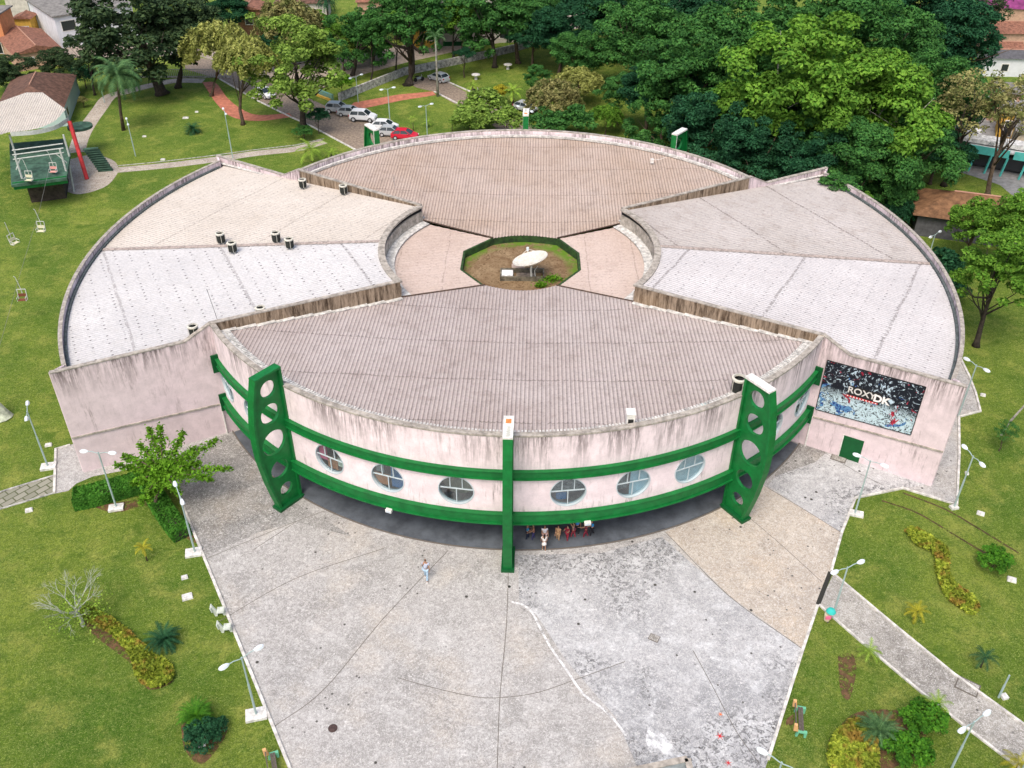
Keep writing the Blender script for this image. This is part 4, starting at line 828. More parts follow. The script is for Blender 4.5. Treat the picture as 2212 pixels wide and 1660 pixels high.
tree('green tree right of the small palm at the top', 'broad', 'mid', 5.5, 45, centre=(800, 60))
tree('bright emerald bush before the pinkish houses at the top', 'broad', 'lime', 3.5, 40, centre=(770, 75)); tree('emerald bush left of the small palm at the top', 'broad', 'lime', 3.0, 26, centre=(680, 45))
tree('dark green garden tree beside the brick house', 'broad', 'dark', 5, 40, centre=(490, 20)); tree('green garden tree before the pink house at the top', 'broad', 'mid', 5, 42, centre=(850, 20))
tree('grey green hedge like tree before the red roofed house', 'broad', 'ficus', 2.5, 34, centre=(125, 135)); tree('green bush at the far left before the red roof', 'broad', 'ficus', 3, 45, centre=(20, 160))
tree('umbrella shaped dark small tree before the stone wall', 'shrub', 'dark', 3.2, 24, base=(1003, 168), centre=(1003, 118), tr=.1, ratio=.6)
tree('dark teal bush behind the tiled pavilion', 'shrub', 'dark', 1.8, 26, centre=(180, 165)); tree('dark red leaved shrub by the pavilion wall', 'shrub', 'brown', 1.0, 10, centre=(178, 218))
# right side
tree('sparse brown olive tree with forked trunk beside the teal building', 'airy', 'brown', 8.6, 82, base=(2038, 402), centre=(2088, 225), dx=45, tr=.28, bark=M_barkd, nb=16)
tree('sparse mossy tree at the right edge before the teal building', 'airy', 'brown', 9.3, 72, base=(2132, 425), centre=(2188, 235), dx=50, tr=.28, nb=16)
tree('leafy bright green tree with a leaning dark trunk on the right lawn', 'loose', 'bright', 7.6, 92, base=(2108, 748), centre=(2165, 578), dx=45, ratio=.95, tr=.24, bark=M_barkd, nb=14)
tree('round bright green tree over the brown tiled roof at the right', 'loose', 'bright', 4.6, 58, centre=(2110, 480)); tree('green tree at the right edge below the tiled roof', 'broad', 'bright', 6, 70, centre=(2200, 480))
tree('dark green shrub beside the right wing rim', 'shrub', 'dark', 2.0, 46, centre=(2030, 580), cat='shrub', name='shrub'); tree('dark shrub lower down beside the right wing rim', 'shrub', 'dark', 1.2, 26, centre=(2062, 625), cat='shrub', name='shrub')
tree('rounded bright bush beyond the far corner of the right wing', 'shrub', 'bright', 2.6, 26, centre=(1938, 405), cat='shrub', name='shrub'); tree('dark spiky shrub by the far rim of the right wing', 'droop', 'dark', 2.2, 34, centre=(1940, 455), cat='shrub', name='shrub')
tree('dense bush growing over the far corner of the right wing roof', 'shrub', 'mid', 8.3, 40, centre=(1812, 398), cat='shrub', name='shrub', ratio=.5, tr=.1); tree('lighter bush trailing on the rim of the right wing', 'shrub', 'bright', 7.8, 20, centre=(1862, 428), cat='shrub', name='shrub', ratio=.6, tr=.08)
tree('small leafless looking sapling on the right lawn by the twin lamps', 'airy', 'mid', 1.9, 26, base=(2158, 975), tr=.04, cat='sapling', name='sapling')
# palms
palm('tall date palm on the park lawn with drooping grey green fronds', PALM_BIG, (267, 282), 7.4, 1.2, 'palm', .19, lean=(1.0, 0))
palm('dark palm at the top edge before the red roofs', PALM_BIG, (712, 68), 5.2, .75, 'cycad', .15); palm('very slender palm with a pale trunk beside the silver car', PALM_SM, (1009-63, 209), 8.6, 1.3, 'palm', .14, M_barkp)
palm('young bright palm at the end of the lawn path', PALM_SM, (675, 350), 1.5, 1.7, 'young', .13); palm('second small palm at the end of the lawn path', PALM_SM, (716, 342), .6, 1.0, 'young', .1)
palm('round dark cycad bush in the middle of the park lawn', PALM_CYC, (418, 288), .5, 1.15, 'cycad', .15)
palm('banana plant with torn leaves behind the rear eave', BANANA, (1108, 228), 2.0, 1.15, 'young', .16); palm('small bright palm on the far lawn right of the lane', PALM_SM, (1022, 222), 2.4, .9, 'young', .07)
palm('fan shaped palm bush with a yellow flower behind the rear eave', PALM_SM, (1375, 330), 1.5, 1.5, 'young', .1); palm('dark green cycad in the left flower bed', PALM_CYC, (357, 1392), .35, 1.0, 'cycad', .16)
palm('green cycad above the dark triangular shrub at the lower left', PALM_CYC, (428, 1560), .5, .95, 'bush', .16); palm('largest green cycad in the right flower bed', PALM_CYC, (1893, 1592), .5, 1.08, 'palm', .18)
# saplings with their own looks
for lab, base, h, s, lm in (('yellow leaved sapling on the left lawn', (318, 1212), 1.25, .5, 'yellow'), ('yellow green sapling above the side path', (1974, 1338), .75, .62, 'yellow'), ('light green sapling below the side path', (1870, 1430), 1.0, .62, 'young'),
                            ('green sapling beside the side path near the round shrub', (2012, 1548), 1.1, .7, 'young'), ('dark green sapling on the right lawn with an orange stone at its foot', (2118, 1442), .9, .62, 'cycad'),
                            ('yellow sapling at the lower right corner by the path', (2190, 1668), .8, .7, 'yellow'), ('bright young palm sapling on the lawn before the lamp posts', (893, 283), 1.7, .55, 'young'), ('low leafy sapling by the rear lamp post', (925, 275), .7, .6, 'young'), ('thin sapling on the lawn above the rear eave', (977, 284), 1.0, .35, 'young')):
    palm(lab, PALM_SM, base, h, s, lm, .04, cat='sapling', name='sapling', crownname='leaves')
# bright star-shaped tree in front of the left wing
def arm_tree(label, base, lm, arms, hc, leaf, seed):
    rg = np.random.default_rng(seed); b0 = G(*base); t = root('spreading_tree', b0, label, 'tree'); P = []; N = []; mb = MB(); hub = Vector((.9, .9, hc-.5))
    mb.tube([(0, 0, -.05), (.15, .2, hc*.3), (.4, .5, hc*.55), hub], [.17, .12, .1, .09], 8)
    for u, v, z in arms:
        e = G(u, v, z)-b0; m_ = hub.lerp(e, .5)+Vector((0, 0, .25)); mb.tube([hub, m_, e], [.06, .04, .012], 5)
        for k in range(26):
            tt = .18+.82*k/25; c = hub*(1-tt)**2+m_*2*tt*(1-tt)+e*tt**2; w_ = .48*(1-tt)+.17; q = rg.normal(size=(15, 3))*np.array([w_, w_, .2])*.6+np.array(c); P.append(q); N.append(rg.normal(size=(15, 3))*.5+[0, 0, 1])
    mb.build('trunk', M_bark, t, smooth=True); meshobj('crown', leaf_mesh('c', np.concatenate(P), np.concatenate(N), leaf, rg), LM[lm], t); return t
arm_tree('vivid lime green spreading tree in front of the left wing wall', (336, 1108), 'lime', [(497, 1012, 3.2), (430, 1000, 3.4), (470, 950, 3.6), (456, 1035, 3), (395, 935, 3.8), (322, 925, 3.9), (345, 920, 3.9), (268, 985, 3.4), (250, 1005, 3), (285, 1045, 2.8), (305, 1085, 2.6), (320, 1080, 2.4), (385, 1065, 2.8), (420, 970, 3.5), (300, 960, 3.8), (360, 1000, 3.6), (330, 1020, 3.4)], 3.2, .15, 5)
# bare tree on the left lawn
def bare_tree():
    rg = random.Random(8); b0 = G(180, 1352); t = root('bare_tree', b0, 'pale leafless twiggy tree on the left lawn', 'tree'); mb = MB()
    mb.tube([(0, 0, -.05), (-.05, .1, .7), (-.15, .1, 1.5)], [.14, .1, .09], 7)
    def br(p, d, l, r, k):
        e = p+d*l+Vector((rg.uniform(-.1, .1), rg.uniform(-.1, .1), rg.uniform(0, .12)))*l; mb.tube([p, (p+e)/2+Vector((rg.uniform(-1, 1), rg.uniform(-1, 1), rg.uniform(-1, 1)))*l*.08, e], [r, r*.8, r*.55], 4)
        if k: 
            for _ in range(3 if k > 1 else 3):
                dd = (d+Vector((rg.uniform(-1, 1), rg.uniform(-1, 1), rg.uniform(-.5, .6)))*.75).normalized(); br(e, dd, l*rg.uniform(.55, .85), r*.55, k-1)
    for k in range(8):
        a = k*PI/4+.3; br(Vector((-.15, .1, rg.uniform(1.0, 1.6))), Vector((math.cos(a), math.sin(a), rg.uniform(.2, .9))).normalized(), .95, .055, 3)
    mb.build('branches', mat('lichen_bark', (.33, .36, .28), noise=.4, nscale=6), t)
    me = np.random.default_rng(3); q = me.normal(size=(700, 3))*[.9, .9, .5]+[.1, -.1, 1.3]; meshobj('leaves', leaf_mesh('c', q, me.normal(size=(700, 3)), .09, me), LM['young'], t)
bare_tree()
# hedge and beds
def hedge(label, pts_px, wd, h, n, lm='hedge', seed=1):
    ln = gp(pts_px); P = strip(smooth_line(ln, 4), wd); c = Vector((sum(p[0] for p in P)/len(P), sum(p[1] for p in P)/len(P), 0)); t = root('hedge', c, label, 'hedge')
    Q = [(x-c.x, y-c.y) for x, y in P]; a = sum(Q[i][0]*Q[(i+1) % len(Q)][1]-Q[(i+1) % len(Q)][0]*Q[i][1] for i in range(len(Q))); Q = Q if a > 0 else Q[::-1]
    meshobj('foliage', leaf_volume(Q, 0.05, h, n, .12, seed, .12, .8, .6), LM[lm], t)
    L2 = [(x-c.x, y-c.y) for x, y in strip(ln, wd*.8)]; m = len(L2)//2; mb = MB()
    for i in range(m-1): mb.prism([L2[i], L2[i+1], L2[2*m-2-i], L2[2*m-1-i]], 0, h-.14)
    mb.build('branches', M_barkd, t)
hedge('clipped green hedge running below the left wing wall', [(165, 1090), (200, 1083), (262, 1066), (320, 1050)], 1.55, 1.0, 9000)
hedge('clipped green hedge running along the plaza kerb under the lime tree', [(325, 1060), (342, 1090), (368, 1130), (396, 1165)], 1.25, .95, 7000, seed=2)
def bed(label, polys, h, n, lm, seed, size=.13, name='plant_bed'):
    t = None
    P = smooth_line(gp(polys+[polys[0]])); c = Vector((sum(p[0] for p in P)/len(P), sum(p[1] for p in P)/len(P), 0)); Q = [(x-c.x, y-c.y) for x, y in P]
    o = meshobj(name, leaf_volume(Q, 0, h, n, size, seed, .55, .6, 1.0), LM[lm], None, c); tag(o, label, 'plants', None, 'stuff')
bed('yellow green croton plants in the long left flower bed', [(175, 1325), (200, 1318), (260, 1350), (310, 1395), (372, 1440), (372, 1475), (335, 1490), (298, 1470), (280, 1420), (240, 1375), (190, 1345)], .42, 5200, 'croton', 3)
bed('yellow green croton plants in the curved right flower bed', [(1952, 1148), (1972, 1142), (2025, 1170), (2050, 1200), (2052, 1250), (2110, 1300), (2108, 1328), (2085, 1325), (2040, 1290), (2020, 1240), (2015, 1200), (1975, 1178)], .38, 4200, 'croton', 4)
bed('yellow and reddish croton plants left of the right cycad', [(1800, 1590), (1850, 1560), (1880, 1590), (1895, 1640), (1885, 1700), (1820, 1700), (1785, 1640)], .6, 3800, 'croton', 5, .16)
tree('rounded bright green shrub right of the big cycad', 'shrub', 'bush', .8, 40, centre=(1995, 1555), cat='shrub', name='shrub', tr=.06); tree('spreading bright green shrub below the big cycad', 'shrub', 'bush', .7, 48, centre=(1965, 1625), cat='shrub', name='shrub', tr=.06)
tree('dark triangular shrub under the lower left cycad', 'shrub', 'dark', .5, 34, centre=(435, 1590), cat='shrub', name='shrub', tr=.06); tree('dark shrub at the right of the lower left cycad', 'shrub', 'dark', .4, 22, centre=(470, 1570), cat='shrub', name='shrub', tr=.05)
tree('soft green bush on the right lawn at the end of the worn ruts', 'shrub', 'bush', .7, 30, centre=(2150, 1210), cat='shrub', name='shrub', tr=.05)
# weeds in the pit
for u, v, s, lab in ((1193, 604, 20, 'bright weed clump at the front edge of the roof pit'), (1168, 618, 14, 'small weed clump beside the larger one in the roof pit'), (1053, 525, 8, 'tiny weed tuft at the back left of the roof pit')):
    p = G(u, v, 7.1); r_ = np.random.default_rng(u); R = s*depth(p)/F; q = r_.normal(size=(260, 3))*[R*.5, R*.28, .12]+[0, 0, .12]; o = meshobj('weeds', leaf_mesh('c', q, r_.normal(size=(260, 3)), .12, r_), LM['lime'], None, p); tag(o, lab, 'plants')
# fallen or dead trunks
p = G(2163, 940); t = root('dead_trunk', p, 'bare dark leaning trunk at the right edge of the lawn', 'tree'); MB().tube([(0, 0, -.05), (.5, .3, 1.2), (1.5, .6, 3.0)], [.12, .09, .06], 6).build('trunk', M_barkp, t)
p = G(8, 902); t = root('pale_trunk', p, 'pale lichen covered tree stump at the left edge of the picture', 'tree'); MB().tube([(0, 0, -.05), (-.1, .05, .5), (-.45, .1, 1.4), (-.8, .2, 2.6), (-1.0, .3, 3.6)], [.75, .5, .38, .3, .1], 9).build('trunk', mat('pale_stump', (.42, .46, .36), noise=.45, nscale=2.5, bump=.6), t)
# ------------------------------------------------------------------ lamps
M_pole = mat('pole_grey_green', (.33, .43, .42), .5, .4); M_lampw = mat('lamp_white', (.68, .74, .78), .3, .5); M_slab = mat('white_slab', (.66, .65, .62), noise=.35, nscale=4)
def street_lamp(label, base, heads, hgt, slab=None, gx=True):
    p = G(*base); t = root('street_lamp', p, label, 'street lamp', 'twin headed street lamps'); 
    H = [G(u, v, hgt)-p for u, v in heads]; c = (H[0]+H[-1])/2 if len(H) > 1 else Vector((0, 0, hgt)); c = Vector((0, 0, hgt))
    if len(H) > 1:
        dlt = (H[1]-H[0]); dlt.z = 0; L = min(2.4, max(.9, dlt.length)); dlt = dlt.normalized()*L/2; H = [c-dlt, c+dlt]
    MB().tube([(0, 0, 0), (0, 0, hgt*.55)], .065, 7).tube([(0, 0, hgt*.55), (0, 0, hgt)], .048, 7).build('pole', M_pole, t)
    for h_ in H if len(H) > 1 else []:
        e = h_; m_ = c.lerp(e, .55); d = (e-c).normalized()
        MB().tube([c-Vector((0, 0, .1)), m_+Vector((0, 0, .03)), e], .03, 5).build('arm', M_pole, t)
        l = MB(); s = Vector((-d.y, d.x, 0)); 
        P = []
        for a, w_, z0, z1 in ((-.02, .05, .0, .06), (.1, .12, -.03, .1), (.3, .15, -.05, .12), (.48, .12, -.03, .09), (.56, .04, 0, .05)):
            q = e+d*(a-.12); P += [q+s*w_+Vector((0, 0, z0)), q-s*w_+Vector((0, 0, z0)), q-s*w_*.6+Vector((0, 0, z1)), q+s*w_*.6+Vector((0, 0, z1))]
        l.add(P, [(0, 1, 2, 3), (16, 19, 18, 17)]+[(i*4+k, i*4+4+k, i*4+4+(k+1) % 4, i*4+(k+1) % 4) for i in range(4) for k in range(4)]); fixn(l.build('lamp_head', M_lampw, t))
    if slab: MB().box((slab[2], slab[3], .09), (slab[0], slab[1], .18), slab[4] if len(slab) > 4 else .25).build('base_slab', M_slab, t)
    return t
S = street_lamp
S('twin lamp left of the left wing corner on a white slab', (104, 1010), [(50, 898), (52, 870)], 5.25, (1.05, .75, .05, 0))
S('twin lamp in front of the left hedge on a brick base', (252, 1098), [(183, 973), (235, 976)], 5.1, (1.0, .65, 0, -.05))
S('twin lamp on the plaza kerb below the lime tree', (422, 1196), [(390, 1085), (377, 1052)], 5.4, (1.05, .75, -.1, 0))
S('twin lamp at the lower left plaza kerb above the manhole', (554, 1546), [(482, 1437), (546, 1402)], 5.05, (1.15, .8, 0, 0))
S('twin lamp on the lawn in front of the green wall door', (1846, 1112), [(1865, 983), (1915, 1002)], 4.95, (.95, .55, .1, 0, -.3))
S('twin lamp at the outer paving corner of the right wing', (2060, 1098), [(2083, 960), (2115, 992)], 4.8, (.55, .4, 0, 0))
S('twin lamp beside the rim of the right wing roof', (2070, 900), [(2104, 778), (2140, 798)], 5.0)
S('twin lamp beside the bin at the plaza corner', (1799, 1331), [(1808, 1236), (1856, 1217)], 4.35)
S('twin lamp standing over the lower end of the side path', (2050, 1672), [(2103, 1573), (2148, 1542)], 4.6)
S('twin lamp cut by the right edge of the picture', (2188, 1700), [(2200, 1583), (2230, 1560)], 4.6)
S('twin lamp at the bottom edge right of the plaza', (1652, 1770), [(1642, 1612), (1713, 1652)], 5.0)
S('twin lamp between the dark shrubs right of the hall', (2008, 548), [(2011, 515), (2028, 505)], 2.2)
S('twin lamp on the park lawn left of the date palm', (293, 338), [(276, 269), (273, 258)], 4.5)
S('twin lamp on the lawn path by the left wing', (503, 342), [(485, 247), (480, 237)], 6.0)
S('twin lamp before the lower end of the stone wall', (774, 222), [(758, 168), (779, 161)], 3.75)
S('tall twin lamp beyond the silver cars', (843, 270), [(825, 194), (847, 190)], 4.95)
S('twin lamp on the lawn just above the rear eave', (923, 292), [(909, 230), (930, 225)], 4.0)
S('twin lamp showing over the central rear pylon', (1133, 300), [(1121, 235), (1151, 247)], 4.0)
S('lamp pole without heads beside the winding path', (226, 222), [(0, 0)], 1.7)
S('short broken lamp pole beside the side path', (2157, 1507), [(0, 0)], 2.0, (.35, .35, .3, 0))
# white ground boxes
for u, v, sx, sy, rz, lab in ((105, 963, .5, .32, .3, 'left of the left wing beside the first lamp'), (63, 1104, .5, .36, .4, 'below the brick path at the left'), (399, 1249, .42, .3, .4, 'nearest the plaza kerb lamp at the left'), (405, 1291, .66, .5, .4, 'largest one on the left lawn above the benches'),
        (2123, 855, .42, .3, -.4, 'beside the lamp at the right wing rim'), (2088, 1024, .25, .3, -.2, 'behind the lamp pole at the right paving corner'), (2118, 1111, .52, .36, -.5, 'right of the paving corner at the right'), (2185, 1254, .56, .42, -.4, 'at the right edge of the lower right lawn'), (2067, 612, .6, .35, -.4, 'under the leafy tree on the right lawn'),
        (312, 296, .5, .3, .1, 'in the middle of the park lawn'), (352, 346, .55, .35, .1, 'beside the lawn path'), (425, 243, .45, .3, .1, 'above the cycad on the park lawn'), (401, 256, .8, .5, .1, 'just behind the cycad, ring shaped'), (436, 1608, .42, .36, .3, 'in front of the lower left cycad'), (1155, 132-80, .0, 0, 0, ''), (1184, 38, 0, 0, 0, '')):
    if sx:
        p = G(u, v); t = root('ground_box', p, 'low white concrete box in the grass, '+lab, 'utility box', 'white boxes in the lawn', rz); MB().box((0, 0, .07), (sx, sy, .14), 0, .92).build('box_body', M_slab, t); MB().box((0, 0, .155), (sx*.7, sy*.7, .03)).build('lid', M_slab, t)
for u, v, lab in ((1028, 172, 'left of the two'), (1097, 150, 'right of the two')):
    p = G(u, v); t = root('picnic_table', p, 'round white concrete table on the far lawn, '+lab, 'table', 'tables on the far lawn'); MB().lathe([(.65, .7), (.65, .78)], 20).build('table_top', M_slab, t); MB().lathe([(.25, 0), (.16, .68)], 10).build('table_leg', M_slab, t)
# benches
def bench_side(mb, x, w_=.14):
    mb.wall((0, 0), (1, 0), [(-.02, 0), (.12, 0), (.2, .3), (.42, .3), (.5, 0), (.62, 0), (.6, .42), (.14, .42), (-.05, .85), (-.18, .85)], w_)
for u, v, lab in ((466, 1330, 'upper of the two'), (480, 1366, 'lower of the two')):
    p = G(u, v); t = root('garden_bench', p, 'white concrete seat beside the left plaza kerb, '+lab, 'bench', 'concrete seats by the left kerb', .15)
    mb = MB(); bench_side(mb, 0); mb.build('seat_side', mat('pale_concrete', (.55, .60, .52), noise=.25, nscale=5), t); MB().box((.36, 0, .44), (.42, .5, .05)).build('seat', MATS['pale_concrete'], t); MB().wall((-.14, 0), (-.13, 0), [(0, .5), (.06, .5), (.0, .86), (-.06, .86)], .42).build('backrest', MATS['pale_concrete'], t)
M_bg, M_bo, M_wood = mat('bench_green', (.14, .42, .26)), mat('bench_ochre', (.62, .36, .16)), mat('bench_wood', (.12, .10, .085), noise=.3, nscale=8)
def park_bench(u, v, lab, rz):
    p = G(u, v); t = root('park_bench', p, lab, 'bench', None, rz)
    for y in (-.78, .78):
        mb = MB(); mb.wall((0, y), (1, y), [(0, 0), (.12, 0), (.16, .34), (.42, .34), (.46, 0), (.58, 0), (.58, .44), (.1, .44)], .16); mb.build('bench_end', M_bg, t); MB().wall((0, y), (1, y), [(-.16, .45), (.1, .45), (.0, .95), (-.18, .95)], .15).build('arm', M_bo, t)
    for x in (.2, .34): MB().box((x, 0, .47), (.12, 1.5, .05)).build('seat_slat', M_wood, t)
    MB().box((-.06, 0, .75), (.05, 1.5, .14)).build('backrest', M_wood, t)
park_bench(1716, 1562, 'park bench with green and ochre ends and dark slats at the lower right', -.2); park_bench(584, 1668, 'park bench with ochre end at the bottom left corner of the plaza', .35)
# litter bin
p = G(1788, 1345); t = root('litter_bin', p, 'litter bin with a teal cap and pink panel at the plaza corner', 'bin'); MB().tube([(0, 0, 0), (0, 0, 1.0)], .05, 6).build('post', M_wood, t)
MB().lathe([(.17, .25), (.22, .75)], 10, (-.12, 0, 0)).build('bin_body', mat('cream_paint', (.6, .5, .35)), t); MB().box((-.14, -.2, .66), (.32, .06, .26)).build('bin_panel', mat('pink_panel', (.75, .16, .28)), t); MB().lathe([(.3, 1.0), (.22, 1.15), (.05, 1.22)], 12).build('bin_cap', mat('teal_cap', (.04, .45, .40)), t)
# low wall at the bottom edge with opening
p = G(1485, 1640, .8); t = root('stairwell_wall', (p.x, p.y, 0), 'low grey concrete wall of a sunken stair at the bottom edge of the plaza', 'wall')
q0 = G(1380, 1662, .8)-p; q1 = G(1500, 1700, .8)-p
for q in (q0*1.8, q1*3):
    dd = Vector((q.x, q.y, 0)); MB().wall((0, 0), tuple(dd.xy), [(0, 0), (dd.length, 0), (dd.length, .8), (0, .8)], .22).build('wall_panel', mat('grey_wall', (.34, .38, .40), noise=.25, nscale=3), t); MB().wall((0, 0), tuple(dd.xy), [(0, .803), (dd.length, .803), (dd.length, .86), (0, .86)], .34).build('wall_coping', M_cope, t)

# ------------------------------------------------------------------ things on the roofs
M_fan = mat('fan_dark', (.02, .022, .02), .6); M_acw = mat('ac_cream', (.60, .58, .50), noise=.25, nscale=6); M_acd = mat('ac_coil', (.025, .028, .024), .7, noise=.4, nscale=14)
def ac(u, v, z, s, lab, name='condenser_unit'):
    p = G(u, v, z); t = root(name, p, lab, 'air conditioner', 'round topped condensers on the roofs'); 
    mb = MB()
    for k in range(4): a = PI/4+k*PI/2; mb.tube([(.3*s*math.cos(a), .3*s*math.sin(a), 0), (.3*s*math.cos(a), .3*s*math.sin(a), .2*s)], .03, 4)
    mb.build('stand', M_acw, t); MB().lathe([(.34*s, .2*s), (.36*s, .24*s), (.36*s, .92*s)], 8).build('coil', M_acd, t)
    m2 = MB(); 
    for k in range(4): a = k*PI/2+.4; m2.tube([(.37*s*math.cos(a), .37*s*math.sin(a), .2*s), (.37*s*math.cos(a), .37*s*math.sin(a), .95*s)], .022*s, 4)
    m2.build('casing_ribs', M_acw, t)
    r = MB(); n = 16; P = []
    for rr, zz in ((.40, .90), (.41, 1.0), (.29, 1.04), (.28, .92)): P += [(rr*s*math.cos(2*PI*k/n), rr*s*math.sin(2*PI*k/n), zz*s) for k in range(n)]
    r.add(P, [(j*n+k, j*n+(k+1) % n, ((j+1) % 4)*n+(k+1) % n, ((j+1) % 4)*n+k) for j in range(4) for k in range(n)]); fixn(r.build('top_ring', M_acw, t)); MB().lathe([(.28*s, .86*s), (.28*s, .92*s)], 16).build('fan_well', M_fan, t)
    f = MB(); [f.box((.13*s*math.cos(k*PI/2), .13*s*math.sin(k*PI/2), .95*s), (.24*s, .07*s, .012), k*PI/2) for k in range(4)]; f.build('fan_blades', M_acd, t)
ZW = lambda u, v: 9.42-(G(u, v, 8.8).xy.length-RI)*1.3/(36.1-RI)+.04
for u, v, s, lab in ((479, 527, 1.0, 'farthest left of the four on the left wing ridge'), (504, 547, .98, 'second from left on the left wing ridge'), (598, 525, .98, 'third from left on the left wing ridge'), (627, 538, .95, 'rightmost of the four on the left wing ridge'),
                     (655, 408, .95, 'by the far parapet, left one'), (743, 421, .95, 'by the far parapet, right one'), (566, 688, .95, 'peeping over the near left parapet, right one'), (421, 728, .95, 'peeping over the near left parapet, left one')):
    ac(u, v, ZW(u, v), s, 'round topped condenser, '+lab)
ac(1592, 850, 9.1, 1.25, 'larger round topped condenser behind the right front pylon')
p = G(1360, 921, 9.2); t = root('roof_vent', p, 'white square vent box on the front roof near the eave', 'vent'); MB().box((0, 0, .55), (.5, .6, 1.1)).build('vent_casing', M_wpaint, t); MB().box((0, -.31, .45), (.34, .03, .62)).build('vent_opening', M_fan, t); MB().box((0, 0, 1.13), (.58, .68, .06)).build('vent_cap', M_wpaint, t)
def antenna(u, v, z, h, lab, dish=False, lean=.3):
    p = G(u, v, z); t = root('antenna', p, lab, 'antenna'); MB().tube([(0, 0, 0), (-lean, 0, h)], .022, 5).build('mast', mat('mast_grey', (.2, .2, .2)), t)
    if dish: MB().lathe([(.02, 0), (.16, .05), (.24, .12)], 14, (-.1, -.1, h*.5)).build('dish', mat('pale_teal', (.35, .5, .5)), t)
antenna(470, 692, 9.6, 2.6, 'thin leaning antenna mast at the left corner of the front roof'); antenna(1516, 918, 7.6, 3.1, 'thin mast with a small dish on the front eave left of the right pylon', True, -.35); antenna(985, 463, 8.5, 1.6, 'thin grey mast on the back roof') if False else None
antenna(853, 383+20, 8.9, 1.2, 'thin pole on the back roof', False, .1)
p = G(1408, 352, 9.1); t = root('roof_box', p, 'small white box on the back roof towards the right', 'box'); MB().box((0, 0, .2), (.3, .3, .4)).build('box_body', M_wpaint, t); MB().tube([(.15, 0, .3), (.9, .3, .25), (1.6, .9, .3)], .02, 4).build('cable', M_wpaint, t)
# satellite dish in the pit
p = G(1148, 607, 7.0); t = root('satellite_dish', p, 'large white tilted satellite dish standing in the roof pit', 'satellite dish'); ctr = Vector((-.1, .35, 1.75)); ax = Vector((-.26, .12, 1)).normalized()
rotq = ax.to_track_quat('Z', 'Y'); mb = MB(); n = 36; P = []
for r, z in ((.05, 0), (.5, .055), (1.0, .22), (1.45, .46), (1.5, .49), (1.5, .45), (1.0, .17), (.05, -.05)): P += [ctr+rotq @ Vector((r*math.cos(2*PI*k/n), r*math.sin(2*PI*k/n), z-.3)) for k in range(n)]
mb.add(P, [(j*n+k, j*n+(k+1) % n, (j+1)*n+(k+1) % n, (j+1)*n+k) for j in range(7) for k in range(n)]); M_dish = mat('dish_paint', (.66, .63, .55), .5, noise=.2, nscale=4); fixn(mb.build('reflector', M_dish, t))
mb = MB(); f0 = ctr+rotq @ Vector((0, 0, 1.0))
for k in range(3): a = k*2*PI/3+.3; mb.tube([ctr+rotq @ Vector((1.3*math.cos(a), 1.3*math.sin(a), .12)), f0], .025, 5)
mb.build('feed_struts', M_dish, t); MB().lathe([(.11, -.15), (.11, .15)], 10, tuple(f0)).build('feed_horn', mat('feed_pale', (.6, .68, .7)), t)
MB().tube([(0, 0, 0), (-.05, .2, .9), ctr+rotq @ Vector((0, 0, -.33))], .09, 7).build('mount', M_acw, t); MB().tube([(.35, .1, 0), (.25, .3, .8), (.5, .35, 1.2)], .04, 5).build('brace', M_acw, t)
p = G(1128, 598, 7.0); t = root('concrete_trough', p, 'rectangular mossy concrete trough under the dish in the roof pit', 'trough', None, 0.0); M_mc = mat('mossy_concrete', (.16, .14, .10), noise=.6, nscale=3)
for x, y, sx, sy in ((0, .72, 3.6, .12), (0, -.72, 3.6, .12), (-1.8, 0, .12, 1.56), (1.8, 0, .12, 1.56)): MB().box((x, y, .2), (sx, sy, .4)).build('trough_side', M_mc, t)
MB().box((-1.25, .1, .26), (.95, .95, .12)).build('white_lid', mat('white_lid', (.75, .76, .74), noise=.3, nscale=5), t); MB().box((.3, -.1, .1), (1.6, 1.0, .1)).build('rubble', mat('rubble', (.32, .25, .18), noise=.6, nscale=4), t); MB().box((-.35, .95, .5), (1.1, .04, .35)).build('fallen_sheet', mat('pinkish_sheet', (.52, .42, .38)), t)

